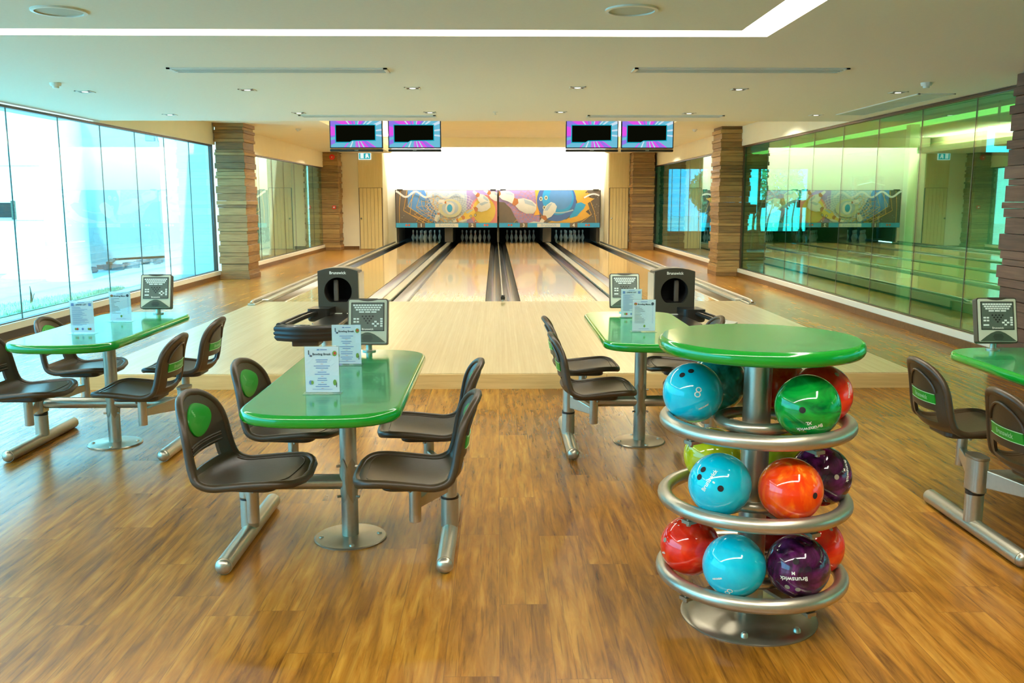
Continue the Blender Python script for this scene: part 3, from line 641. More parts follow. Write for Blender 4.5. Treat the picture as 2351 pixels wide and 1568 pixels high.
def tv(cx, lab, seed, y=12.95, w=0.74, zt=2.60, yaw=0.0, grp='screens hanging over the foul line', hang=True, z0=None):
    t = thing('monitor', lab, 'screen', (cx, y, 2.18), yaw, grp)
    h = 0.42
    M().box(-w / 2, w / 2, 0, 0.05, 0.045, 0.045 + h).build('monitor_case', BLACKP, t, bevel=0.006)
    M().box(-w / 2 - 0.0, w / 2 + 0.0, -0.005, 0.05, 0.0, 0.036).build('speaker_bar', BLACKP, t, bevel=0.01)
    screen_art(w - 0.03, h - 0.03, seed).build('screen', SCR, t, loc=(0, -0.003, 0.045 + h / 2))
    M().text('SHARP', 0.018, lambda a, b_: (a, -0.0062, 0.018 + b_)).build('lettering', LETTER, t)
    if hang:
        M().tube([(0, 0.07, 0.30), (0, 0.07, 1.225)], 0.02, 12).box(-0.1, 0.1, 0.05, 0.09, 0.2, 0.36).build('hanging_pole', RAILM, t, smooth=40)
    return t
tv(-1.985, 'hanging screen with a magenta and cyan picture, first of the left pair', 1); tv(-1.172, 'hanging screen with a magenta and cyan picture, second of the left pair', 2)
tv(1.308, 'hanging screen with a magenta and cyan picture, first of the right pair', 3); tv(2.084, 'hanging screen with a magenta and cyan picture, second of the right pair', 4)

# signs and alarms on the back wall
TEAL = emis('sign_teal', srgb(40, 172, 176), 1.0); SIGNW = emis('sign_white', srgb(236, 250, 246), 1.0)
t = thing('exit_sign', 'lit teal and white exit sign above the left door', 'sign', (-4.13, 28.56, 2.85))
M().box(-0.19, 0.19, -0.02, 0.03, -0.10, 0.10).build('sign_case', SIGNW, t)
s = M().box(-0.17, 0.17, -0.024, -0.02, -0.08, 0.09); s.build('sign_face', TEAL, t)
s = M().box(-0.13, -0.03, -0.028, -0.024, -0.06, 0.09); s.add([(x, -0.028, z) for x, z in flat_circle(0.07, 0.03, 0.045, 0.05)], [tuple(range(28))])
s.add([(x, -0.028, z) for x, z in ((0.02, -0.05), (0.05, -0.06), (0.08, -0.02), (0.13, -0.06), (0.14, -0.03), (0.1, 0.03), (0.03, 0.03))], [tuple(range(7))]); s.build('pictogram', SIGNW, t)
t = thing('alarm_bell', 'round red fire alarm bell high on the far left column', 'alarm', (-5.03, 27.97, 2.80))
M().lathe([(0.085, 0), (0.08, 0.03), (0.04, 0.05), (0.001, 0.052)], 28).build('bell_dome', RED, t, smooth=50, rot=(PI / 2, 0, 0))
M().box(-0.012, 0.012, -0.066, -0.05, -0.012, 0.012).build('bell_boss', LETTER, t)
t = thing('call_point', 'small red fire call point on the far left column', 'alarm', (-5.01, 27.97, 1.30))
M().box(-0.05, 0.05, -0.04, 0, -0.05, 0.05).build('call_box', RED, t, bevel=0.005); M().box(-0.025, 0.025, -0.043, -0.04, -0.02, 0.02).build('call_plate', LETTER, t)

# ------------------------------------------------------------------ ball returns
def ball_return(sx, x, y, lab, corner):
    """sx = -1: the rack flares to the left, 1: to the right"""
    t = thing('ball_return', lab, 'ball return', (x, y, 0.125), 0, 'ball returns on the approach')
    F = lambda p: [(sx * -1 * a, b) for a, b in p] if sx > 0 else p
    mx = -sx  # local x multiplied so that the same drawing serves both sides
    def X(a): return a * (1 if sx < 0 else -1)
    # hood: plate with a round hole, arched top, swept backwards
    hw, zb, zt = 0.183, 0.245, 0.775; cz = 0.56; R = 0.126; n = 64
    inner = []; outer = []
    for i in range(n):
        a = 2 * PI * i / n; c_, s_ = math.cos(a), math.sin(a)
        inner.append((R * c_, cz + R * s_ if s_ > -0.8 else cz - 0.8 * R))
        k = min(hw / abs(c_) if abs(c_) > 1e-6 else 9, ((zt - cz) / s_ if s_ > 1e-6 else ((zb - cz) / s_ if s_ < -1e-6 else 9)))
        px, pz = k * c_, cz + k * s_
        if s_ > 0 and pz > zt - 0.05: pz = min(pz, zt - 0.032 * (px / hw) ** 2)
        outer.append((px, pz))
    m = M(); yb = 0.42
    m.stack([[(a, 0.05, b_) for a, b_ in inner], [(a, 0.0, b_) for a, b_ in inner], [(a, 0.0, b_) for a, b_ in outer], [(a * 0.98, 0.02, b_) for a, b_ in [(p[0] * 1.02, p[1] + 0.004) for p in outer]], [(a, yb * 0.6, b_ - 0.004) for a, b_ in outer], [(a * 0.9, yb, 0.02 + b_ * 0.9) for a, b_ in outer]], cap=False)
    m.build('hood', HOODM, t, smooth=35)
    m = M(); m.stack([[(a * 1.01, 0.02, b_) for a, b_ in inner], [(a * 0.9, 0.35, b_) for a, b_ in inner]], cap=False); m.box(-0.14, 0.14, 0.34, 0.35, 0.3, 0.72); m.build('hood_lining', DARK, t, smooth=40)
    M().box(X(-0.03) - 0.022, X(-0.03) + 0.022, 0.06, 0.1, 0.46, 0.66).build('lift_belt', KICK, t, bevel=0.01)
    M().text('Brunswick', 0.036, lambda a, b_: (a, -0.0015, 0.728 + b_), bold=0.0008).build('lettering', LETTER, t)
    M().box(X(0.186) - 0.004, X(0.186) + 0.004, 0.02, 0.34, 0.0, 0.72).build('side_panel', CAPM, t)
    M().box(-0.16, 0.16, 0.03, 0.40, 0.0, 0.32).build('hood_base', BLACKP, t)
    # tray between hood and nose
    def sl(pts): return [(X(a), b_) for a, b_ in pts][:: (1 if sx < 0 else -1)]
    tr = sl([(-0.06, 0.03), (0.17, 0.03), (0.13, -0.90), (-0.02, -0.90), (-0.12, -0.62)][::-1])
    M().prism(tr, 0.335, 0.352).build('ball_tray', BLACKP, t, bevel=0.004)
    wm = M().box(X(0.0) - 0.035, X(0.0) + 0.035, -0.03, -0.005, 0.354, 0.36).box(X(0.11) - 0.03, X(0.11) + 0.03, -0.03, -0.005, 0.354, 0.36); wm.build('tray_tab', LETTER, t)
    # outer arm: two rounded bars from the hood to the nose, inner slim rail
    a0, a1 = (-0.19, -0.02), (-0.345, -0.86)
    for off, r_ in ((0.0, 0.024), (0.055, 0.02)):
        M().tube([(X(a0[0] + off), a0[1], 0.385), (X((a0[0] + a1[0]) / 2 + off - 0.01), -0.42, 0.375), (X(a1[0] + off), a1[1], 0.36)], r_, 12).build('outer_arm', BLACKP, t, smooth=50)
    M().prism(sl([(-0.22, 0.03), (-0.02, 0.03), (-0.06, -0.18), (-0.25, -0.2)][::-1]), 0.30, 0.42).build('arm_housing', BLACKP, t, bevel=0.03, bseg=3)
    M().tube([(X(0.175), 0.02, 0.37), (X(0.155), -0.45, 0.365), (X(0.13), -0.88, 0.355)], 0.014, 10).build('inner_rail', CAPM if sx > 0 else BLACKP, t, smooth=50)
    # nose: curved bumper with grooves
    n = 15; top = []
    for i in range(n): a = i / (n - 1); top.append((-0.37 + 0.50 * a, -0.93 - 0.075 * math.sin(PI * a)))
    back = [(0.13, -0.85), (-0.12, -0.87), (-0.37, -0.83)]
    pl = sl((top + back)); nose = M()
    cxm = sum(p[0] for p in pl) / len(pl); cym = sum(p[1] for p in pl) / len(pl)
    prof_ = [(0.90, 0.245), (0.97, 0.262), (1.0, 0.278), (0.95, 0.287), (1.0, 0.296), (1.02, 0.312), (0.96, 0.322), (1.0, 0.332), (1.0, 0.352), (0.94, 0.368), (0.86, 0.372)]
    nose.stack([[(cxm + (p[0] - cxm) * k, cym + (p[1] - cym) * k, z) for p in pl] for k, z in prof_]); nose.build('front_bumper', BLACKP, t, smooth=50)
    M().lathe([(0.052, 0.371), (0.05, 0.377), (0.02, 0.374), (0.018, 0.378), (0.001, 0.379)], 24, T=Matrix.Translation((X(-0.13), -0.94, 0)) @ Matrix.Diagonal((1.15, 0.7, 1, 1))).build('reset_button', HOODM, t, smooth=40)
    if corner: M().prism(sl([(-0.375, -0.80), (-0.28, -0.62), (-0.22, -0.86), (-0.30, -0.935)][::-1]), 0.36, 0.39).build('corner_cap', mat('pale_cap', srgb(214, 210, 192), 0.4, noise=0.02), t, bevel=0.006)
    M().box(X(-0.11) - 0.11, X(-0.11) + 0.11, -0.96, -0.75, 0.20, 0.25).build('under_box', DARKF, t, bevel=0.01)
    pole = M().lathe([(0.05, 0.0), (0.05, 0.34)], 24, T=Matrix.Translation((X(0.02), -0.68, 0))); pole.lathe([(0.09, 0), (0.09, 0.012)], 24, T=Matrix.Translation((X(0.02), -0.68, 0))); pole.build('pedestal', STEEL, t, smooth=40)
ball_return(-1, -1.475, 8.30, 'dark ball return with a round opening, standing on the left of the approach', False)
ball_return(1, 1.60, 8.20, 'dark ball return with a pale corner cap, standing on the right of the approach', True)

# ------------------------------------------------------------------ seats
PR = [(.232, .416), (.20, .427), (.14, .429), (.06, .423), (-.02, .414), (-.09, .407), (-.135, .410), (-.170, .428), (-.190, .465), (-.200, .52), (-.208, .58), (-.220, .65), (-.235, .70), (-.252, .742)]
def catmull(P, n):
    P = [Vector((p[0], 0, p[1])) for p in P]; Q = [P[0] * 2 - P[1]] + P + [P[-1] * 2 - P[-2]]; out = []
    for k in range(1, len(Q) - 2):
        for i in range(6):
            t = i / 6; a, b_, c_, d = Q[k - 1], Q[k], Q[k + 1], Q[k + 2]
            out.append(0.5 * ((2 * b_) + (c_ - a) * t + (2 * a - 5 * b_ + 4 * c_ - d) * t * t + (3 * b_ - a - 3 * c_ + d) * t ** 3))
    out.append(P[-1]); L_ = [0]
    for a, b_ in zip(out[:-1], out[1:]): L_.append(L_[-1] + (b_ - a).length)
    res = []
    for i in range(n):
        s_ = L_[-1] * i / (n - 1); k = 0
        while k < len(L_) - 2 and L_[k + 1] < s_: k += 1
        f = (s_ - L_[k]) / (L_[k + 1] - L_[k]); res.append(out[k].lerp(out[k + 1], f))
    return res, L_[-1]
NS = 81
CL, TOT = catmull(PR, NS)
def seat_pt(s, t, off=0.0):
    """s 0..1 from the seat's front edge to the top of the back, t -1..1 across; off is along the inner normal"""
    f = max(0.0, min(1.0, s)) * (NS - 1); k = min(int(f), NS - 2); p = CL[k].lerp(CL[k + 1], f - k)
    a = CL[max(0, k - 1)]; b_ = CL[min(NS - 1, k + 2)]; tg = (b_ - a).normalized(); nrm = Vector((tg.z, 0, -tg.x))
    d = s * TOT; de = TOT - d
    w = 0.205 if s < 0.5 else 0.205 - 0.035 * (s - 0.5) / 0.5
    r1, r2 = 0.11, 0.17
    if d < r1: w *= (1 - ((r1 - d) / r1) ** 2.6 * 0.985) ** (1 / 2.6)
    if de < r2: w *= (1 - ((r2 - de) / r2) ** 2.2 * 0.99) ** (1 / 2.2)
    q_ = max(0.0, min(1.0, (s - 0.40) / 0.22)); cst = 0.014 + 0.030 * q_ * q_ * (3 - 2 * q_)
    tt = t * (w / 0.205)
    q = p + nrm * (cst * tt * tt * (1 if abs(t) < 2 else 1) + off); q.y = w * t
    return q, nrm
def shell(rows, cols, hole, th):
    """double-walled surface over the (s, t) grid, with side walls wherever a cell is missing"""
    m = M(); nr, nc = len(rows), len(cols); up = []; dn = []
    for s_ in rows:
        for t_ in cols:
            up.append(tuple(seat_pt(s_, t_, 0)[0])); dn.append(tuple(seat_pt(s_, t_, -th)[0]))
    n = nr * nc; fs = []
    ok = lambda i, j: 0 <= i < nr - 1 and 0 <= j < nc - 1 and not hole((rows[i] + rows[i + 1]) / 2, (cols[j] + cols[j + 1]) / 2)
    for i in range(nr - 1):
        for j in range(nc - 1):
            if not ok(i, j): continue
            a, b_, c_, d = i * nc + j, i * nc + j + 1, (i + 1) * nc + j + 1, (i + 1) * nc + j
            fs.append((a, b_, c_, d)); fs.append((n + d, n + c_, n + b_, n + a))
            if not ok(i - 1, j): fs.append((b_, a, n + a, n + b_))
            if not ok(i + 1, j): fs.append((d, c_, n + c_, n + d))
            if not ok(i, j - 1): fs.append((a, d, n + d, n + a))
            if not ok(i, j + 1): fs.append((c_, b_, n + b_, n + c_))
    return m.add(up + dn, fs)
SB = 0.568
CT = [-1 + 2 * j / 20 for j in range(21)]
def lin(a, b_, n): return [a + (b_ - a) * i / (n - 1) for i in range(n)]
def rim(m, s0, s1, top):
    n = 26
    left = [seat_pt(s_, -1, -0.008)[0] for s_ in lin(s0, s1, n)]; right = [seat_pt(s_, 1, -0.008)[0] for s_ in lin(s0, s1, n)]
    if top: path = left + right[::-1]
    else: path = left[::-1] + right if False else (left[::-1] + right)
    path = [p for k, p in enumerate(path) if k == 0 or (p - path[k - 1]).length > 1e-4]
    m.tube([tuple(p) for p in path], 0.0165, 10)
zrow = lambda z: min(range(NS), key=lambda k: abs(CL[k].z - z) + (10 if CL[k].x > -0.17 else 0)) / (NS - 1)
S_A, S_B = zrow(0.452), zrow(0.508)
print('SEATROWS', SB, S_A, S_B, [round(CL[int(SB * 80)].x, 3), round(CL[int(SB * 80)].z, 3)])
def make_chair():
    t = thing('swivel_seat', 'x', 'chair')
    m = shell(lin(0.0, SB, 30), CT, lambda s_, t_: False, 0.014); rim(m, 0.0, SB, False); m.tube([tuple(seat_pt(s_, t_, 0.0008)[0]) for s_, t_ in [(q, -0.86) for q in lin(0.50, 0.12, 14)] + [(0.088, -0.80), (0.072, -0.66)] + [(0.066, q) for q in lin(-0.5, 0.5, 9)] + [(0.072, 0.66), (0.088, 0.80)] + [(q, 0.86) for q in lin(0.12, 0.50, 14)]], 0.0022, 6); m.build('seat', PLAST, t, smooth=50)
    rows = sorted(lin(SB, S_A, 3)[:-1] + lin(S_A, S_B, 4)[:-1] + lin(S_B, 1.0, 22))
    m = shell(rows, CT, lambda s_, t_: S_A < s_ < S_B and abs(t_) < 0.62, 0.014); rim(m, SB, 1.0, True)
    # raised arch on the rear face
    arch = []
    for k in range(25):
        a = PI * k / 24; arch.append(tuple(seat_pt(zrow(0.60) + (zrow(0.70) - zrow(0.60)) * math.sin(a), 0.68 * math.cos(a), -0.018)[0]))
    m.tube(arch, 0.006, 6)
    bk = m.build('backrest', PLAST, t, smooth=50)
    # green pad: egg shape on the inner face
    g = M(); n = 32; rings = []
    s0, s1 = zrow(0.565), zrow(0.700); sc = (s0 + s1) / 2; hs = (s1 - s0) / 2
    for rr_, of in ((1.0, 0.001), (0.97, 0.006), (0.85, 0.0085), (0.5, 0.009), (0.05, 0.009)):
        ring = []
        for i in range(n):
            a = 2 * PI * i / n; u = math.cos(a) * rr_; v = math.sin(a) * rr_
            wv = 0.60 * (1 + 0.22 * v) if v < 0.4 else 0.60 * 1.09
            ring.append(tuple(seat_pt(sc + hs * v, wv * u, of)[0]))
        rings.append(ring)
    g.stack(rings); g.build('back_pad', GREEN_PAD, bk, smooth=40)
    e = M()
    for q in (0, 1, 2):
        for (da, db) in (((-1, -1), (1, -1)), ((1, -1), (1, 1)), ((1, 1), (-1, 1)), ((-1, 1), (-1, -1))):
            cs, ct = zrow(0.672 - q * 0.008), -0.28 + q * 0.05
            e.tube([tuple(seat_pt(cs + da[1] * 0.006, ct + da[0] * 0.022, 0.0095)[0]), tuple(seat_pt(cs + db[1] * 0.006, ct + db[0] * 0.022, 0.0095)[0])], 0.0007, 4)
    e.build('pad_emblem', LETTER_E, bk)
    rb = M()
    for z in (0.522, 0.536, 0.550): rb.tube([tuple(seat_pt(zrow(z), tt, 0.002)[0]) for tt in lin(-0.74, 0.74, 13)], 0.0052, 8)
    rb.build('back_rib', PLAST, bk, smooth=60)
    # name plate on the rear face
    s0, s1 = zrow(0.545), zrow(0.590)
    pl = M(); up = []; 
    for s_ in (s0, s1):
        for tt in lin(-0.62, 0.62, 13): up.append(tuple(seat_pt(s_, tt, -0.0185)[0]))
    dn = []
    for s_ in (s0, s1):
        for tt in lin(-0.62, 0.62, 13): dn.append(tuple(seat_pt(s_, tt, -0.012)[0]))
    fs = [(i, i + 13, i + 14, i + 1) for i in range(12)] + [(26 + i, 26 + i + 1, i + 1, i) for i in range(12)] + [(13 + i, 13 + i + 1, 39 + i + 1, 39 + i) for i in range(12)] + [(0, 26, 39, 13), (12, 25, 51, 38)]
    pl.add(up + dn, fs); pl.build('name_plate', GREEN_PAD, bk)
    fr = M()
    for s_ in (s0, s1): fr.tube([tuple(seat_pt(s_, tt, -0.018)[0]) for tt in lin(-0.63, 0.63, 13)], 0.002, 6)
    fr.build('plate_border', LETTER_E, bk)
    L_ = M()
    def onback(x, y): return tuple(seat_pt((s0 + s1) / 2 + y / TOT, -x / 0.19, -0.0195)[0])
    L_.text('Brunswick', 0.030, onback, bold=0.0006); L_.build('lettering', LETTER_E, bk)
    # under-seat mount, tube
    m = M().prism([(x, y) for x, y in rrect(0.26, 0.24, 0.05)], 0.372, 0.402); m.build('seat_mount', PLAST, t, bevel=0.01)
    b_ = M()
    for sx in (-1, 1): b_.tube([(0.02, sx * 0.035, 0.345), (0.02, sx * 0.035, 0.375)], 0.008, 8)
    b_.box(-0.03, 0.03, -0.045, 0.045, 0.362, 0.374); b_.build('mount_bracket', STEELD, t)
    M().lathe([(0.024, 0.21), (0.025, 0.215), (0.025, 0.37)], 20).build('support_tube', STEEL, t, smooth=40)
    return t
chair0 = make_chair()
ARMS = {}
def arm(dx, dy, parent, key):
    """flat tapered bar from the seat tube to the pivot on the foot post, in the seat's local frame"""
    if key in ARMS:
        o = bpy.data.objects.new('swing_arm', ARMS[key]); COL.objects.link(o); o.parent = parent; return
    L_ = math.hypot(dx, dy); a = math.atan2(dy, dx); T = Matrix.Rotation(a, 4, 'Z'); w = 0.016
    vs = [(0.02, -w, 0.262), (0.02, w, 0.262), (0.02, -w, 0.305), (0.02, w, 0.305), (L_ - 0.05, -w, 0.235), (L_ - 0.05, w, 0.235), (L_ - 0.05, -w, 0.318), (L_ - 0.05, w, 0.318)]
    m = M().add(vs, [(0, 1, 3, 2), (4, 6, 7, 5), (0, 4, 5, 1), (2, 3, 7, 6), (0, 2, 6, 4), (1, 5, 7, 3)], 0, T)
    o = m.build('swing_arm', STEEL, parent, bevel=0.004); 

# ------------------------------------------------------------------ tables
def top_outline(hw, ys, bulge, k=1.0, n=22):
    pts = []
    for i in range(n + 1):
        a = PI * i / n; c_, s_ = math.cos(a), math.sin(a)
        pts.append((hw * k * math.copysign(abs(c_) ** 0.75, c_), (ys + bulge * abs(s_) ** 0.95) * 1.0 + (k - 1) * 0.3))
    return pts + [(-x, -y) for x, y in pts]
def oval_rounded(outline, z0, z1, edge, top_k=0.985):
    """stack of loops forming a bull-nosed edge, plus separate top"""
    out = []; zc = (z0 + z1) / 2; h = (z1 - z0) / 2
    for i in range(9):
        a = -PI / 2 + PI * i / 8; out.append((-edge * (1 - math.cos(a)), zc + h * math.sin(a)))
    return out
def inset(poly, d):
    n = len(poly); res = []
    for i in range(n):
        a, p, b_ = Vector(poly[i - 1]), Vector(poly[i]), Vector(poly[(i + 1) % n])
        t = (b_ - a); t = t.normalized() if t.length > 1e-9 else Vector((1, 0)); nn = Vector((t.y, -t.x)); q = p + nn * d; res.append((q.x, q.y))
    return res
def slab(outline, z0, z1, edge, name_top, parent, T=None):
    prof_ = oval_rounded(outline, z0, z1, edge); m = M(); loops = [[(x, y, z) for x, y in inset(outline, d)] for d, z in prof_]
    m.stack(loops, cap=False); il = loops[0]; m.add(il, [tuple(range(len(il) - 1, -1, -1))]); m.build('edge_band', GREEN_EDGE, parent, smooth=50)
    tl = loops[-1]; M().stack([[(x, y, z1 - 0.006) for x, y, _ in tl], [(x, y, z1 + 0.0006) for x, y, _ in tl]]).build(name_top, GREEN_TOP, parent)
def console(parent_none, loc, rz, lab):
    t = thing('scoring_console', lab, 'scoring console', loc, rz, 'scoring consoles on the table ends')
    M().tube([(0, 0.02, 0.0), (0, 0.02, 0.12)], 0.016, 16).lathe([(0.035, 0.0), (0.035, 0.006)], 20, T=Matrix.Translation((0, 0.02, 0))).build('pole', STEEL, t, smooth=40)
    T = Matrix.Translation((0, 0, 0.155)) @ Matrix.Rotation(math.radians(-14), 4, 'X')   # tilted back
    w, h = 0.205, 0.235; cz = 0.0
    P = lambda x, y, z: tuple(T @ Vector((x, y, z)))
    R_ = Matrix.Rotation(PI / 2, 4, 'X')
    M().prism(rrect(w, h, 0.012), -0.045, 0.0, T=T @ R_).build('console_case', HOODM, t, bevel=0.004)
    M().prism(rrect(w - 0.012, h - 0.012, 0.008), 0.0, 0.004, T=T @ R_).build('bezel', BEZEL, t)
    M().box(-0.080, 0.080, -0.0065, -0.004, -0.045, 0.094, T=T).build('keypad_panel', SCRGR, t)
    bd = M()
    for x0, x1, z0, z1 in ((-0.084, 0.084, 0.093, 0.097), (-0.084, 0.084, -0.049, -0.045), (-0.084, -0.080, -0.049, 0.097), (0.080, 0.084, -0.049, 0.097)): bd.box(x0, x1, -0.007, -0.004, z0, z1, T=T)
    bd.build('panel_border', KEYD, t)
    k = M(); y0, y1 = -0.0085, -0.0063
    for row, n_ in ((0, 11), (1, 10), (2, 9)):
        for i in range(n_): x = (i - (n_ - 1) / 2) * 0.0138; z = 0.083 - row * 0.0115; k.box(x - 0.0055, x + 0.0055, y0, y1, z - 0.004, z + 0.004, T=T)
    for i in (-1, 0, 1): k.box(i * 0.031 - 0.013, i * 0.031 + 0.013, y0, y1, 0.045, 0.052, T=T)
    for x, z in ((-0.066, 0.013), (-0.05, 0.013), (-0.066, -0.002), (-0.05, -0.002), (0.07, 0.013), (0.07, 0.001), (0.07, -0.011), (0.07, -0.023), (0.04, -0.001), (0.028, -0.012), (0.052, -0.012), (0.04, -0.023)): k.box(x - 0.006, x + 0.006, y0, y1, z - 0.0042, z + 0.0042, T=T)
    k.box(-0.073, -0.045, y0, y1, -0.029, -0.021, T=T); k.build('keypad_keys', KEY, t)
    d = M()
    for row in range(4):
        for i in range(4 - row): x = (i - (3 - row) / 2) * 0.0175; z = 0.026 - row * 0.0115; d.lathe([(0.0045, 0), (0.0045, 0.0015)], 8, T=T @ Matrix.Translation((x, -0.0063, z)) @ R_)
    d.build('pin_diagram', KEYD, t)
    M().text('Brunswick', 0.014, lambda a, b_: P(a, -0.0068, -0.040 + b_), bold=0.0003).build('lettering', LETTER, t)
    arch = [(-0.092, -0.108), (0.092, -0.108), (0.06, -0.083), (0.035, -0.066), (0.012, -0.057), (0, -0.056), (-0.012, -0.057), (-0.035, -0.066), (-0.06, -0.083)]
    M().prism(arch, 0.004, 0.008, T=T @ R_).build('speaker_arch', SPKR, t)
    s_ = M()
    for q in range(5): z = -0.073 - q * 0.0065; wq = 0.028 - 0.004 * abs(q - 2); s_.box(-wq, wq, -0.0088, -0.0078, z - 0.0014, z + 0.0014, T=T)
    s_.build('speaker_slot', KEYD, t)
    M().prism([(-0.05, 0.112), (-0.025, 0.106), (0, 0.104), (0.025, 0.106), (0.05, 0.112), (0.05, 0.1185), (-0.05, 0.1185)], 0.003, 0.006, T=T @ R_).build('grip_notch', HOODM, t)
    return t
def flyer(loc, rz, kind, lab):
    t = thing('menu_stand', lab, 'menu stand', loc, rz, 'menu cards in clear stands on the tables')
    w, h = 0.135, 0.185
    M().box(-w / 2 - 0.008, w / 2 + 0.008, -0.03, 0.03, 0, 0.003).box(-w / 2 - 0.003, w / 2 + 0.003, -0.003, -0.0018, 0.003, h + 0.008).box(-w / 2 - 0.003, w / 2 + 0.003, 0.0018, 0.003, 0.003, h + 0.008).build('acrylic_holder', ACRYL, t)
    M().box(-w / 2, w / 2, -0.0014, 0.0014, 0.005, h + 0.005).build('menu_card', PAPER, t)
    yy = -0.0036; mats = [INKB, INKD, INKR, INKG, LETTER]; p = M()
    q = lambda x0, x1, z0, z1, mi: p.add([(x0, yy, z0), (x1, yy, z0), (x1, yy, z1), (x0, yy, z1)], [(0, 1, 2, 3)], mi)
    r = random.Random(hash(kind) % 97 if False else len(kind) * 7 + int(loc[1] * 10))
    if kind == 'food':
        p.text('Bowling Break', 0.0125, lambda a, b_: (a, yy, 0.160 + b_), 1, bold=0.0003); q(-0.018, -0.008, 0.176, 0.181, 0); q(-0.005, 0.022, 0.177, 0.180, 0)
        z = 0.136
        for g_ in range(5):
            for k in range(2 if g_ else 2):
                wl = r.uniform(0.016, 0.034); p.add([(-wl, yy, z), (wl, yy, z), (wl, yy, z + 0.0028), (-wl, yy, z + 0.0028)], [(0, 1, 2, 3)], 0); z -= 0.0085
            q(-0.005, 0.005, z + 0.001, z + 0.0022, 2); z -= 0.008
        q(-0.04, 0.04, 0.017, 0.0185, 0)
        p.add([(x, yy, z_) for x, z_ in flat_circle(0.052, 0.163, 0.009, 0.011)], [tuple(range(28))], 3); p.add([(x, yy - 0.0002, z_) for x, z_ in flat_circle(0.053, 0.164, 0.005, 0.006)], [tuple(range(28))], 2)
        q(-0.053, -0.049, 0.158, 0.176, 1); q(-0.049, -0.046, 0.150, 0.160, 0); p.add([(x, yy, z_) for x, z_ in flat_circle(-0.042, 0.153, 0.004, 0.004)], [tuple(range(28))], 1)
        p.add([(x, yy, z_) for x, z_ in flat_circle(-0.046, 0.045, 0.007, 0.009)], [tuple(range(28))], 0); p.add([(x, yy - 0.0002, z_) for x, z_ in flat_circle(-0.040, 0.045, 0.005, 0.008)], [tuple(range(28))], 3)
        p.add([(x, yy, z_) for x, z_ in flat_circle(0.05, 0.045, 0.007, 0.012)], [tuple(range(28))], 3); q(0.055, 0.058, 0.026, 0.045, 1)
    elif kind == 'drink':
        p.text('DRINK LIST', 0.012, lambda a, b_: (a, yy, 0.168 + b_), 1, bold=0.0003); q(-0.058, -0.042, 0.160, 0.177, 0); q(0.042, 0.058, 0.160, 0.177, 0); q(-0.02, 0.02, 0.179, 0.182, 0)
        z = 0.152
        while z > 0.045:
            wl = r.uniform(0.02, 0.05); q(-0.055, -0.055 + 2 * wl, z, z + 0.0018, 0); z -= 0.0058
        for x, mi in ((-0.04, 3), (-0.030, 2), (0.0, 0), (0.035, 3), (0.045, 2)): p.add([(a, yy, z_) for a, z_ in flat_circle(x, 0.026, 0.006, 0.007)], [tuple(range(28))], mi)
    else:
        p.text('Bowling Menu', 0.013, lambda a, b_: (a, yy, 0.163 + b_), 1, bold=0.0003); q(-0.02, 0.02, 0.176, 0.179, 0)
        p.add([(x, yy, z_) for x, z_ in flat_circle(-0.05, 0.165, 0.009, 0.008)], [tuple(range(28))], 2); p.add([(x, yy, z_) for x, z_ in flat_circle(0.05, 0.166, 0.008, 0.009)], [tuple(range(28))], 1); p.add([(x, yy - 0.0002, z_) for x, z_ in flat_circle(-0.051, 0.163, 0.005, 0.004)], [tuple(range(28))], 3)
        z = 0.146
        while z > 0.045:
            wl = r.uniform(0.018, 0.062); q(-0.055, -0.055 + wl, z, z + 0.0017, 1); q(0.048, 0.055, z, z + 0.0017, 0); z -= 0.0085
        p.add([(x, yy, z_) for x, z_ in flat_circle(0.004, 0.034, 0.006, 0.008)], [tuple(range(28))], 3); q(-0.03, 0.03, 0.017, 0.0185, 0)
    p.build('menu_print', mats, t)
TO = top_outline(0.305, 0.56, 0.19)
def leaf(m, sx, cz):
    """curved clamp plate on the column"""
    pts = []
    for i in range(13):
        q = i / 12; z = cz - 0.105 + 0.21 * q; hw = 0.8 * math.sin(PI * q) ** 0.8
        pts.append((z, hw))
    vs = []; fs = []; n = 7
    for z, hw in pts:
        for j in range(n): a = sx * (PI / 2) - PI / 2 + (-hw + 2 * hw * j / (n - 1)) - 0.0; vs.append((0.0415 * math.cos(a), 0.0415 * math.sin(a), z))
    for i in range(12):
        for j in range(n - 1): fs.append((i * n + j, i * n + j + 1, (i + 1) * n + j + 1, (i + 1) * n + j))
    m.add(vs, fs)
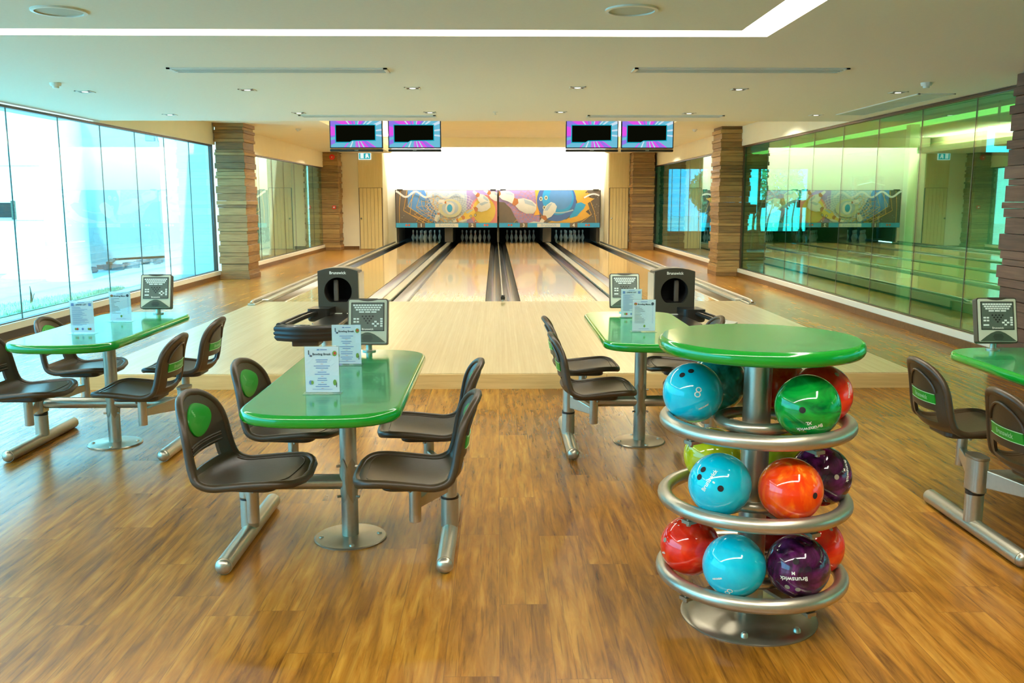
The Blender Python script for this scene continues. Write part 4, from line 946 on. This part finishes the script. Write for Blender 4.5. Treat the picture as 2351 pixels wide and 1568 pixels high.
def make_table(cx, cy, lab, grp='bowling tables with green tops'):
    t = thing('bowling_table', lab, 'table', (cx, cy, 0), 0, grp)
    slab(TO, 0.692, 0.74, 0.016, 'tabletop', t)
    M().lathe([(0.0375, 0.008), (0.0375, 0.694)], 28).build('column', STEEL, t, smooth=40)
    M().lathe([(0.162, 0), (0.162, 0.004), (0.157, 0.008), (0.06, 0.013), (0.045, 0.016)], 44).build('base_plate', STEELD, t, smooth=30)
    for a in (0.2, 0.2 + PI / 2, 0.2 + PI, 0.2 + 1.5 * PI): M().lathe([(0.012, 0.009), (0.010, 0.015), (0.001, 0.017)], 12, T=Matrix.Translation((0.13 * math.cos(a), 0.13 * math.sin(a), 0))).build('base_bolt', STEEL, t, smooth=40)
    M().tube([(-0.42, 0, 0.262), (0.42, 0, 0.262)], 0.034, 24).build('crossbar', STEEL, t, smooth=40)
    cl = M(); 
    for k in (0.35, 1.65, 2.35, 3.65): leaf(cl, k, 0.275)
    cl.build('clamp_plate', STEELD, t, smooth=60)
    for sx in (-1, 1):
        for z in (0.34, 0.20): M().tube([(sx * 0.030, -0.02, z), (sx * 0.050, -0.026, z)], 0.006, 8).build('clamp_bolt', STEEL, t, smooth=40)
    for sx in (-1, 1):
        ft = M().tube([(sx * 0.45, -0.41, 0.036), (sx * 0.45, 0.41, 0.036)], 0.036, 24); 
        f = ft.build('foot_bar', STEEL, t, smooth=40)
        for sy in (-1, 1): M().sphere((sx * 0.45, sy * 0.41, 0.036), 0.0335, 20, 12, sc=(1, 0.75, 1)).build('end_cap', STEEL, f, smooth=60)
        p = M().lathe([(0.040, 0.055), (0.040, 0.186)], 24, T=Matrix.Translation((sx * 0.45, 0, 0))); p.build('post', STEEL, t, smooth=40)
        M().lathe([(0.041, 0.186), (0.041, 0.200)], 24, T=Matrix.Translation((sx * 0.45, 0, 0))).build('post_collar', BLACKP, t, smooth=40)
        pl = [(sx * 0.45 + 0.034 * math.cos(a) + (0 if True else 0), 0.034 * math.sin(a) + (0.028 if math.sin(a) > 0 else -0.028)) for a in [2 * PI * i / 28 for i in range(28)]]
        M().prism([(x, y) for x, y in pl], 0.200, 0.352).build('pivot_housing', STEEL, t, bevel=0.006, smooth=40)
        M().prism([(sx * 0.45 + (x - sx * 0.45) * 1.08, y * 1.05) for x, y in pl], 0.352, 0.366).build('housing_cap', STEELD, t, bevel=0.004, smooth=40)
    return t
TABLES = {'A': (-2.41, 5.56, 'far left green-topped table beside the tall bright windows'), 'B': (-0.674, 3.93, 'nearest green-topped table, left of the centre of the room'),
          'C': (0.885, 5.56, 'green-topped table partly hidden behind the round ball rack'), 'D': (2.62, 3.95, 'green-topped table cut off by the right edge of the picture')}
WHERE = {'A': 'the table by the bright windows', 'B': 'the nearest table', 'C': 'the table behind the ball rack', 'D': 'the table at the right edge'}
used = False
SKIP = {('D', 1, -1), ('D', 1, 1)}
for key, (cx, cy, lab) in TABLES.items():
    make_table(cx, cy, lab)
    for sx in (-1, 1):
        for sy in (-1, 1):
            if (key, sx, sy) in SKIP: continue
            tx, ty = cx + sx * 0.33, cy + sy * 0.37
            rz = (0 if sx < 0 else PI); sw = {('A', -1): 0.0, ('B', -1): -0.10, ('B', 1): 0.05}.get((key, sx), 0.0)
            rz += sw
            ch = chair0 if not used else dup(chair0); used = True
            ch.location = (tx, ty, 0); ch.rotation_euler = (0, 0, rz)
            ch['label'] = 'brown swivel seat, %s %s one at %s' % ('nearer' if sy < 0 else 'farther', 'left' if sx < 0 else 'right', WHERE[key])
            ch['category'] = 'chair'; ch['group'] = 'swivel seats around the green tables'
            # pivot position in the seat frame
            wx, wy = cx + sx * 0.45 - tx, cy + sy * 0.03 - ty; lx_ = wx * math.cos(-rz) - wy * math.sin(-rz); ly_ = wx * math.sin(-rz) + wy * math.cos(-rz)
            arms = (lx_, ly_)
            ch['_a'] = 0
            del ch['_a']
            ARM_TODO = globals().setdefault('ARM_LIST', []); ARM_TODO.append((ch, arms))
for ch, (ax_, ay_) in ARM_LIST: arm(ax_, ay_, ch, None)
console(None, (-2.33, 6.17, 0.741), math.radians(2), 'grey keypad scoring console on the far left table by the windows')
console(None, (-0.67, 4.60, 0.741), 0, 'grey keypad scoring console at the far end of the nearest table')
console(None, (0.865, 6.20, 0.741), 0, 'grey keypad scoring console on the table behind the ball rack, partly hidden by menus')
console(None, (2.57, 4.60, 0.741), math.radians(-2), 'grey keypad scoring console on the table at the right edge')
flyer((-0.709, 3.58, 0.741), 0, 'food', 'white snack menu card in a clear stand, the nearer one on the nearest table')
flyer((-0.717, 4.22, 0.741), 0, 'food', 'white snack menu card before the console of the nearest table')
flyer((-2.427, 5.27, 0.741), 0, 'drink', 'drink list card with small fruit pictures, front one on the far left table')
flyer((-2.423, 5.80, 0.741), 0, 'menu', 'bowling menu card before the console of the far left table')
flyer((0.873, 5.93, 0.741), 0, 'drink', 'blue drink list card just before the console of the table behind the ball rack')
flyer((0.854, 5.29, 0.741), 0, 'menu', 'white menu card, front one on the table behind the ball rack')

# ------------------------------------------------------------------ ball rack with the round green top
RX, RY = 0.915, 3.13
rk = thing('ball_rack', 'round three-tier steel ball rack with a green top in the right foreground', 'ball rack', (RX, RY, 0))
slab([(0.352 * math.cos(2 * PI * i / 72), 0.352 * math.sin(2 * PI * i / 72)) for i in range(72)], 0.985, 1.035, 0.016, 'tabletop', rk)
M().lathe([(0.049, 0.02), (0.049, 0.988)], 32).build('column', STEEL, rk, smooth=40)
M().lathe([(0.245, 0), (0.245, 0.004), (0.238, 0.009), (0.20, 0.014), (0.12, 0.022), (0.055, 0.028)], 60).build('base_plate', STEELD, rk, smooth=30)
for a in (-1.9, -0.9, 0.5, 2.2): M().lathe([(0.014, 0.012), (0.013, 0.022), (0.008, 0.028), (0.001, 0.029)], 14, T=Matrix.Translation((0.205 * math.cos(a), 0.205 * math.sin(a), 0))).build('base_bolt', STEEL, rk, smooth=40)
TZ = (0.735, 0.455, 0.178)
for z in TZ:
    for R_, r_, nm_ in ((0.315, 0.026, 'outer_ring'), (0.130, 0.020, 'inner_ring')):
        M().tube([(R_ * math.cos(2 * PI * i / 64), R_ * math.sin(2 * PI * i / 64), z) for i in range(64)], r_, 16, closed=True).build(nm_, STEEL, rk, smooth=60)
    sp_ = M()
    for a in (0.45, 2.0, 3.7, 5.1):
        T = Matrix.Rotation(a, 4, 'Z'); sp_.box(0.04, 0.33, -0.018, 0.018, z - 0.040, z - 0.028, T=T)
        sp_.lathe([(0.008, z - 0.05), (0.008, z - 0.026)], 10, T=T @ Matrix.Translation((0.315, 0, 0)))
    sp_.build('ring_bracket', STEELD, rk)
CY = marble('ball_cyan', srgb(0, 178, 204), srgb(16, 196, 216), scale=5)
TE = marble('ball_teal', srgb(8, 108, 96), srgb(40, 160, 148), scale=12, dist=3)
GR = marble('ball_green', srgb(2, 84, 34), srgb(6, 142, 44), srgb(30, 176, 66), scale=5, dist=1.8, stretch=(1, 1, 3.5), lo=0.3, hi=0.72)
RD = marble('ball_red', srgb(216, 24, 8), srgb(238, 42, 16), srgb(246, 74, 30), scale=7, dist=1.5, stretch=(1, 1, 2))
RO = marble('ball_redorange', srgb(224, 48, 12), srgb(240, 92, 30), scale=9, dist=2.5)
ORG = marble('ball_orange', srgb(232, 56, 8), srgb(244, 92, 10), srgb(255, 168, 50), scale=11, dist=1.2, stretch=(1.6, 1.6, 0.5), lo=0.42, hi=0.70)
PU = marble('ball_purple', srgb(30, 8, 24), srgb(66, 14, 54), srgb(108, 32, 94), scale=7, dist=2.5)
YE = marble('ball_yellow', srgb(170, 176, 10), srgb(206, 206, 30), scale=7)
DRD = marble('ball_dark_red', srgb(110, 14, 14), srgb(160, 26, 24), scale=9)
HOLE = mat('finger_hole_dark', srgb(30, 22, 18), 0.8, noise=0.03)
HOLEL = mat('finger_hole_pale', srgb(150, 140, 120), 0.6, noise=0.03)
BR = 0.107; RHO = 0.225
def ball(label, tier, ang, material, marks=(), slot_m=None):
    a = math.radians(ang); zc = TZ[tier] + 0.0945
    c = Vector((RX + RHO * math.cos(a), RY + RHO * math.sin(a), zc))
    o = M().sphere((0, 0, 0), BR, 48, 28).build('bowling_ball', material, smooth=180, loc=c)
    tag(o, label, 'bowling ball', 'bowling balls on the rack')
    n = (Vector((0, 0, 1.5)) - c).normalized(); r = n.cross(Vector((0, 0, 1))) * -1; r.normalize(); r = Vector((0, 0, 1)).cross(n).normalized(); u = n.cross(r)
    def sph(x, y, R):   # x right, y up on the face turned to the room, in ball radii
        x_, y_ = x, y; rr = math.hypot(x_, y_)
        k = math.sqrt(max(0.0, 1 - min(rr, 0.999) ** 2)); return tuple((r * x_ + u * y_ + n * k) * R)
    for mk in marks:
        if mk[0] == 'hole':
            _, x, y, kind = mk; ctr = Vector(sph(x, y, 1)).normalized(); e1 = ctr.orthogonal().normalized(); e2 = ctr.cross(e1); h = M(); rh = 0.0105 if not kind else 0.009
            h.add([tuple(ctr * (BR + 0.0004) * 0.9985 + (e1 * math.cos(2 * PI * i / 20) + e2 * math.sin(2 * PI * i / 20)) * rh) for i in range(20)] + [tuple(ctr * (BR + 0.0008))], [(i, (i + 1) % 20, 20) for i in range(20)])
            h.build('finger_hole', HOLEL if kind else HOLE, o)
        else:
            _, s_, x, y, rot, size = mk[:6]; bold = mk[6] if len(mk) > 6 else 0.0004
            cr, sr = math.cos(math.radians(rot)), math.sin(math.radians(rot)); ctr = Vector(sph(x, y, 1)).normalized()
            right = (r - ctr * r.dot(ctr)).normalized(); up = ctr.cross(right)
            def fn(px, py):
                q = ctr + (right * (px * cr - py * sr) + up * (px * sr + py * cr)) / BR; return tuple(q.normalized() * (BR + 0.0006))
            tm = M().text(s_, size, fn, bold=bold); tm.build('lettering', LETTER, o)
ball('pale cyan bowling ball numbered 8 at the left of the top tier', 0, 172, CY, [('hole', -0.36, 0.56, 0), ('hole', -0.08, 0.70, 0), ('t', '8', 0.16, 0.0, -12, 0.056, -0.0008), ('t', 'A00154007', 0.36, -0.45, 22, 0.0085)])
ball('teal marbled bowling ball at the back left of the top tier', 0, 114, TE)
ball('plain orange-red bowling ball at the back of the top tier, right of the pole', 0, 56, RO)
ball('red bowling ball at the right of the top tier behind the green one', 0, -2, RD, [('hole', 0.44, 0.68, 1), ('t', 'Brunswick', 0.84, 0.2, -80, 0.014)])
ball('green marbled bowling ball at the front of the top tier', 0, -60, GR, [('hole', -0.14, -0.12, 0), ('t', 'Brunswick', 0.10, -0.66, 195, 0.021), ('t', 'XL', 0.06, -0.50, 190, 0.015), ('hole', 0.4, -0.86, 1)])
ball('yellow bowling ball at the back left of the middle tier', 1, 118, YE)
ball('yellow bowling ball at the back right of the middle tier, mostly hidden', 1, 50, YE)
ball('bright cyan bowling ball with three holes at the front left of the middle tier', 1, 224, CY, [('hole', -0.52, 0.42, 0), ('hole', -0.63, 0.18, 0), ('hole', 0.03, -0.13, 0), ('t', 'Brunswick', -0.33, 0.10, 58, 0.021), ('t', '8', -0.18, 0.04, 58, 0.012)])
ball('orange marbled bowling ball at the front of the middle tier', 1, 286, ORG, [('hole', 0.72, -0.12, 0)])
ball('dark purple bowling ball at the right of the middle tier', 1, 344, PU, [('hole', 0.50, 0.0, 1), ('t', 'Brunswick', 0.82, 0.24, -75, 0.02), ('t', 'M', 0.72, 0.25, -75, 0.013)])
ball('red bowling ball numbered 12 at the left of the bottom tier', 2, 182, RD, [('hole', -0.82, 0.12, 1), ('t', '12', -0.38, 0.72, 45, 0.046, -0.0008), ('t', 'wick', -0.86, -0.30, 30, 0.013)])
ball('cyan bowling ball numbered 8 low on its face, front of the bottom tier', 2, 240, CY, [('t', '8', -0.12, -0.80, 150, 0.052, -0.0008), ('t', 'A00154208', -0.50, -0.45, 25, 0.0085)])
ball('dark purple marbled bowling ball at the front right of the bottom tier', 2, 298, PU, [('hole', -0.06, 0.12, 0), ('t', 'Brunswick', -0.10, -0.42, 188, 0.023), ('t', 'M', -0.12, -0.24, 185, 0.015), ('hole', -0.28, -0.68, 1), ('hole', 0.04, -0.72, 1)])
ball('plain red bowling ball at the right of the bottom tier behind the purple one', 2, 356, RD, [('hole', 0.5, 0.6, 1)])
ball('dark red bowling ball at the back of the bottom tier, mostly hidden', 2, 60, DRD)

# ------------------------------------------------------------------ outside the left windows
CONC = mat('yard_concrete', srgb(176, 186, 190), 0.9, noise=0.10, nscale=1.5)
OWALL = wood('panelled_outside_wall', [(0.2, srgb(222, 228, 228)), (0.8, srgb(240, 242, 240))], plank=(1.25, 2.6), along='X', rough=0.8, gscale=(2, 2, 2), varia=0.1, gap=srgb(170, 184, 190), gapw=0.012, bump=0)
GRASS = mat('grass', srgb(150, 186, 150), 0.9, noise=0.25, nscale=30)
tag(M().box(-40, -5.9, -20, 60, -0.12, -0.02).build('yard_ground', CONC), kind='structure')
# wall across the yard at the left, wall along the yard, near pier
def rwall(name, x0, x1, y0, y1, z1=5.5, m=OWALL): return tag(M().box(x0, x1, y0, y1, -0.02, z1).build(name, m), kind='structure')
OW = mat('outside_wall_paint', srgb(236, 238, 236), 0.85, noise=0.02, nscale=2)
def panel_wall(name, x0, x1, y, z1=5.5):
    m = M()
    for zz in range(5):
        for k in range(int((x1 - x0) / 2.4) + 1):
            a = x1 - (k + 1) * 2.4; m.box(max(a + 0.008, x0), x1 - k * 2.4 - 0.008, y, y + 0.3, zz * 1.1 + 0.008, zz * 1.1 + 1.092)
    m.box(x0, x1, y + 0.02, y + 0.3, -0.02, z1); return tag(m.build(name, OW), kind='structure')
panel_wall('outside_wall', -24, -8.9, 18.9)
m = M(); 
m.add([(-9.45, 19.2, -0.02), (-8.55, 26.0, -0.02), (-9.45, 19.2, 5.5), (-8.55, 26.0, 5.5), (-9.85, 19.2, -0.02), (-8.95, 26, -0.02), (-9.85, 19.2, 5.5), (-8.95, 26, 5.5)], [(0, 1, 3, 2), (4, 6, 7, 5), (0, 2, 6, 4), (1, 5, 7, 3), (2, 3, 7, 6)]); tag(m.build('outside_wall', OW), kind='structure')
tag(M().box(-9.0, -5.46, 26.0, 26.3, -0.02, 5.5).build('outside_wall', OW), kind='structure')
tag(M().box(-6.95, -5.62, 19.0, 19.3, -0.02, 5.5).build('outside_wall', OW), kind='structure')
o = M().lathe([(0.42, -0.02), (0.40, 0.05), (0.385, 0.2), (0.385, 5.0)], 40).build('round_pillar', OW, smooth=40, loc=(-8.35, 17.75, 0))
tag(o, 'big round white pillar standing outside the left windows', 'pillar')
tag(M().box(-6.35, -5.60, -3.5, 17.6, -0.02, 0.02).build('kerb_strip', mat('kerb_concrete', srgb(220, 222, 216), 0.8, noise=0.05)), kind='structure')
# grass strip with blades
gm = M().add([(-6.4, 3, 0.0), (-6.4, 15.8, 0.0), (-6.65, 15.3, 0.0), (-7.35, 12, 0), (-7.6, 3, 0), (-6.4, 3, 0.02), (-6.4, 15.8, 0.02), (-6.65, 15.3, 0.02), (-7.35, 12, 0.02), (-7.6, 3, 0.02)], [(4, 3, 2, 1, 0), (5, 6, 7, 8, 9)])
rg = random.Random(4)
for k in range(5000):
    y = rg.uniform(8, 15.6); wd = 0.1 + 0.9 * max(0, min(1, (15.8 - y) / 3.8)); x = -6.42 - rg.random() * wd; h = rg.uniform(0.02, 0.06); a = rg.uniform(0, PI)
    gm.add([(x, y, 0.02), (x + 0.012 * math.cos(a), y + 0.012 * math.sin(a), 0.02), (x + rg.uniform(-.02, .02), y + rg.uniform(-.02, .02), 0.02 + h)], [(0, 1, 2)])
tag(gm.build('grass_strip', GRASS), 'strip of pale green grass outside the left windows', 'grass', kind='stuff')
for (x, y, lab) in ((-6.9, 11.3, 'thin dark stake in the grass outside, the nearer one'), (-6.8, 13.2, 'thin dark stake in the grass outside, the farther one')):
    t = M(); t.tube([(0, 0, 0), (0.01, 0, 0.12), (0, 0, 0.26)], [0.014, 0.016, 0.005], 8); t.tube([(0.01, 0, 0.02), (0.05, 0.01, 0.15)], 0.006, 6)
    tag(t.build('garden_stake', DARKF, loc=(x, y, 0.021)), lab, 'stake')
# rubble and leftover timber along the yard wall
RUB = mat('rubble', srgb(120, 128, 134), 0.9, noise=0.25, nscale=10)
rr = random.Random(9); rb = M()
for k in range(90):
    q = rr.random(); y = 19.3 + 6 * q; x = -9.3 + 0.85 * q + rr.uniform(0.05, 0.7); s_ = rr.uniform(0.03, 0.12)
    rb.box(-s_, s_, -s_, s_, 0, s_, T=Matrix.Translation((x, y, -0.02)) @ Matrix.Rotation(rr.uniform(0, 3), 4, 'Z'))
tag(rb.build('rubble', RUB), 'scattered grey rubble along the foot of the yard wall', 'rubble', kind='stuff')
for k, (x, y, L_, a, lab) in enumerate(((-8.5, 22.0, 1.6, 0.9, 'long dark plank lying by the yard wall, the farther one'), (-8.75, 20.6, 1.1, 1.9, 'short dark plank lying by the yard wall, the nearer one'))):
    tag(M().box(-L_ / 2, L_ / 2, -0.06, 0.06, 0, 0.05).build('timber_plank', DARKF, loc=(x, y, 0.12), rot=(0, 0.0, a), bevel=0.004), lab, 'plank')
sd = M().sphere((0, 0, 0), 0.5, 20, 10, sc=(1.2, 0.8, 0.28)); tag(sd.build('sand_heap', mat('sand', srgb(214, 220, 220), 0.9, noise=0.05), smooth=60, loc=(-9.3, 18.2, -0.02)), 'low pale heap of sand left of the round pillar', 'sand heap')
t = thing('wall_lamp', 'small grey floodlight high on the pier outside the windows', 'lamp', (-7.05, 18.95, 2.78))
M().box(-0.09, 0.09, -0.14, -0.04, -0.09, 0.07).build('lamp_head', mat('lamp_grey', srgb(130, 150, 164), 0.4, noise=0.03), t, bevel=0.01); M().tube([(0.11, 0.05, -0.08), (0.13, -0.08, 0.0), (0.11, -0.09, 0.08)], 0.012, 8).build('lamp_bracket', RAILM, t)
t = thing('vent_box', 'dark rectangular vent in the outside wall at the left edge', 'vent', (-10.2, 18.88, 1.31))
M().box(-0.35, 0.28, -0.02, 0.02, -0.15, 0.15).build('vent_opening', mat('vent_dark', srgb(10, 22, 12), 0.5, noise=0.15, nscale=14), t); M().box(0.285, 0.31, -0.12, 0.02, -0.19, 0.19).build('vent_flap', SPKR, t)
# roof edge over the yard side
tag(M().box(-6.1, 5.6, -3.9, 12.66, 3.5, 3.7).box(-6.1, 5.6, 12.66, 30.3, 3.56, 3.7).build('roof', CONC), kind='structure')
tag(M().box(-6.2, -5.6, 12, 18, 3.71, 3.8).build('yard_canopy', OW), kind='structure')
# added wall behind the rear left glass, its colour darkened to stand for shade
tag(M().box(-6.9, -6.8, 19.4, 28.6, -0.02, 3.5).build('added_dark_backing_wall', mat('shade_toned_paint', srgb(120, 116, 92), 0.8, noise=0.05)), kind='structure')

# ------------------------------------------------------------------ gym behind the green glass
GF = mat('gym_floor_vinyl', srgb(120, 112, 70), 0.14, noise=0.08, nscale=3)
GW = mat('gym_wall_paint', srgb(150, 140, 110), 0.8, noise=0.05)
GC = mat('gym_ceiling_paint', srgb(150, 150, 112), 0.8, noise=0.03)
X0G, X1G, Y0G, Y1G = 5.2, 12.5, -3.5, 30.0
tag(M().box(X0G - 0.26, X1G, Y0G, Y1G, -0.1, 0.0).build('gym_floor', GF), kind='structure')
gcm = M().box(X0G - 0.26, 7.8, Y0G, Y1G, 2.95, 3.1).box(8.5, 11.0, Y0G, Y1G, 2.95, 3.1).box(11.2, X1G, Y0G, Y1G, 2.95, 3.1).box(7.6, 11.4, Y0G, Y1G, 3.1, 3.2)
tag(gcm.build('gym_ceiling', GC), kind='structure')
LG = emis('gym_cove_emission', (1.0, 0.78, 0.16, 1), 2.6)
tag(M().box(7.82, 8.48, Y0G + 0.5, Y1G - 0.5, 2.97, 3.0).build('gym_cove_light', LG), 'long yellow ceiling light strip behind the green glass, the nearer one', 'ceiling light')
tag(M().box(11.02, 11.18, Y0G + 0.5, Y1G - 0.5, 2.97, 3.0).build('gym_cove_light', LG), 'long yellow ceiling light strip behind the green glass, the farther one', 'ceiling light')
tag(M().box(X1G, X1G + 0.1, Y0G, Y1G, 0, 3.3).build('gym_wall_side', GW), kind='structure')
tag(M().box(X0G - 0.26, X1G, Y0G - 0.1, Y0G, 0, 3.3).build('gym_wall_front', GW), kind='structure')
tag(M().box(X0G, 10.2, Y1G, Y1G + 0.15, 0, 0.45).box(X0G, 10.2, Y1G, Y1G + 0.15, 2.55, 3.3).box(10.2, X1G, Y1G, Y1G + 0.15, 0, 3.3).build('gym_wall_back', GW), kind='structure')
wn = thing('window_5', None, None); wn['kind'] = 'structure'
f = M().box(X0G, 10.2, Y1G + 0.02, Y1G + 0.1, 0.43, 0.5).box(X0G, 10.2, Y1G + 0.02, Y1G + 0.1, 2.52, 2.57)
for x in (5.25, 6.9, 8.55, 10.17): f.box(x - 0.035, x + 0.035, Y1G + 0.02, Y1G + 0.1, 0.45, 2.55)
f.build('window_frame', DARKF, wn)
gp = M(); [gp.box(a, b_, Y1G + 0.05, Y1G + 0.06, 0.5, 2.52) for a, b_ in ((5.285, 6.865), (6.935, 8.515), (8.585, 10.135))]; gp.build('glass_pane', GLASS_L, wn)
tag(M().box(7.91, 8.09, 17.7, 17.88, 0, 2.95).build('gym_post', PLINTH), 'slim pale post standing in the gym behind the green glass', 'post')
t = thing('hanging_sign', 'glowing cyan square-cornered sign behind the green glass at the far right', 'sign', (5.95, 11.2, 2.09))
CYG = emis('sign_cyan', srgb(20, 190, 235), 8.0); zz_ = 0.0
M().box(0, 0.30, -0.03, 0.0, 0.235, 0.305).box(0, 0.075, -0.03, 0.0, 0.07, 0.235).box(0, 0.30, -0.03, 0.0, 0.0, 0.07).build('lit_border', CYG, t)
M().box(-0.012, 0.31, 0.0, 0.10, 0.205, 0.315).box(-0.012, 0.085, 0.0, 0.10, 0.07, 0.205).box(-0.012, 0.31, 0.0, 0.10, -0.04, 0.07).build('sign_case', BLACKP, t)
M().tube([(0.15, 0.05, 0.31), (0.15, 0.05, 0.86)], 0.015, 10).build('hanging_pole', RAILM, t, smooth=40)
# gym machines
def elliptical(x, y, rz, lab):
    t = thing('elliptical_trainer', lab, 'exercise machine', (x, y, 0), rz)
    M().box(-0.25, 0.25, -0.8, -0.7, 0, 0.06).box(-0.25, 0.25, 0.7, 0.8, 0, 0.06).box(-0.05, 0.05, -0.75, 0.75, 0.04, 0.12).build('base_frame', BLACKP, t, bevel=0.01)
    M().lathe([(0.30, -0.06), (0.31, 0), (0.30, 0.06)], 28, T=Matrix.Translation((0, 0.5, 0.38)) @ Matrix.Rotation(PI / 2, 4, 'Y')).build('flywheel_housing', HOODM, t, smooth=40)
    M().tube([(0, 0.1, 0.1), (0, 0.25, 0.9), (0, 0.2, 1.35)], 0.035, 12).build('mast', STEELD, t, smooth=40)
    M().box(-0.14, 0.14, 0.14, 0.20, 1.3, 1.52).build('display', KEYD, t, bevel=0.02)
    for s_ in (-1, 1):
        M().tube([(s_ * 0.22, 0.25, 0.4), (s_ * 0.24, 0.15, 1.0), (s_ * 0.2, -0.05, 1.35), (s_ * 0.16, -0.1, 1.6)], 0.018, 10).build('handle_bar', STEEL, t, smooth=50)
        M().tube([(s_ * 0.18, 0.5, 0.35 + s_ * 0.1), (s_ * 0.18, -0.7, 0.18)], 0.025, 10).box(s_ * 0.18 - 0.07, s_ * 0.18 + 0.07, -0.45, -0.1, 0.24, 0.28).build('pedal_arm', BLACKP, t)
elliptical(7.45, 25.5, 0.4, 'elliptical trainer in front of the bright gym window, nearer the column'); elliptical(8.7, 26.2, -0.3, 'elliptical trainer in front of the bright gym window, farther right')
t = thing('weight_machine', 'tall dark weight machine with a pulley tower behind the green glass', 'exercise machine', (9.9, 24.5, 0), 0.2)
M().box(-0.5, 0.5, -0.5, 0.5, 0, 0.06).box(-0.45, -0.37, -0.05, 0.05, 0.06, 2.1).box(0.37, 0.45, -0.05, 0.05, 0.06, 2.1).box(-0.45, 0.45, -0.05, 0.05, 2.05, 2.15).build('tower_frame', BLACKP, t, bevel=0.01)
M().box(-0.2, 0.2, -0.08, 0.08, 0.1, 0.9).build('weight_stack', DARKF, t); M().box(-0.18, 0.18, -0.6, -0.2, 0.42, 0.5).box(-0.05, 0.05, -0.45, -0.35, 0.06, 0.42).build('bench_seat', BLACKP, t, bevel=0.02)
M().tube([(-0.4, -0.15, 1.9), (0, -0.15, 1.98), (0.4, -0.15, 1.9)], 0.015, 8).tube([(0, -0.1, 2.05), (0, -0.15, 1.98)], 0.006, 6).build('pull_bar', STEEL, t)
t = thing('treadmill', 'low treadmill near the gym window beside the column', 'exercise machine', (6.6, 24.0, 0), 0.1)
M().box(-0.38, 0.38, -0.85, 0.85, 0.05, 0.2).build('running_deck', BLACKP, t, bevel=0.02); M().tube([(-0.36, 0.7, 0.2), (-0.36, 0.6, 1.2)], 0.03, 10).tube([(0.36, 0.7, 0.2), (0.36, 0.6, 1.2)], 0.03, 10).build('upright', STEELD, t); M().box(-0.4, 0.4, 0.5, 0.62, 1.15, 1.4).build('control_panel', KEYD, t, bevel=0.03)
# beyond the gym window: ground and trees
tag(M().box(-6, 40, 30.2, 90, -0.12, -0.02).box(12.7, 40, -10, 31, -0.12, -0.02).build('garden_ground', mat('garden_paving', srgb(190, 200, 190), 0.9, noise=0.2, nscale=2)), kind='structure')
LEAF = mat('leaves', srgb(110, 160, 100), 0.7, noise=0.4, nscale=6); BARK = mat('bark', srgb(90, 76, 60), 0.9, noise=0.2)
def tree(x, y, h, seed, lab):
    t = thing('garden_tree', lab, 'tree', (x, y, 0)); r = random.Random(seed)
    m = M().tube([(0, 0, 0), (0.1, 0, h * 0.3), (0, 0.1, h * 0.6)], [0.12, 0.09, 0.05], 10)
    for k in range(5): a = k * 1.3; m.tube([(0.05, 0.03, h * 0.4), (0.6 * math.cos(a), 0.6 * math.sin(a), h * 0.7)], [0.04, 0.015], 6)
    m.build('trunk', BARK, t, smooth=60)
    c_ = M()
    for k in range(1600):
        v = Vector((r.gauss(0, 1), r.gauss(0, 1), r.gauss(0, 1))).normalized() * r.uniform(0.5, 1.0); v = Vector((v.x * h * 0.3, v.y * h * 0.3, h * 0.66 + v.z * h * 0.34)); d = Vector((r.uniform(-1, 1), r.uniform(-1, 1), r.uniform(-1, 1))).normalized() * 0.13; e = d.orthogonal().normalized() * 0.06
        c_.add([tuple(v - d), tuple(v + e), tuple(v + d), tuple(v - e)], [(0, 1, 2, 3)])
    tag(c_.build('foliage', LEAF, t))
tree(5.85, 38, 2.9, 1, 'green tree seen through the rear right glass, nearest the far column'); tree(9.6, 42, 2.9, 2, 'green tree beyond the gym window, middle one'); tree(13.0, 42, 3.4, 3, 'green tree beyond the gym window, farthest right')
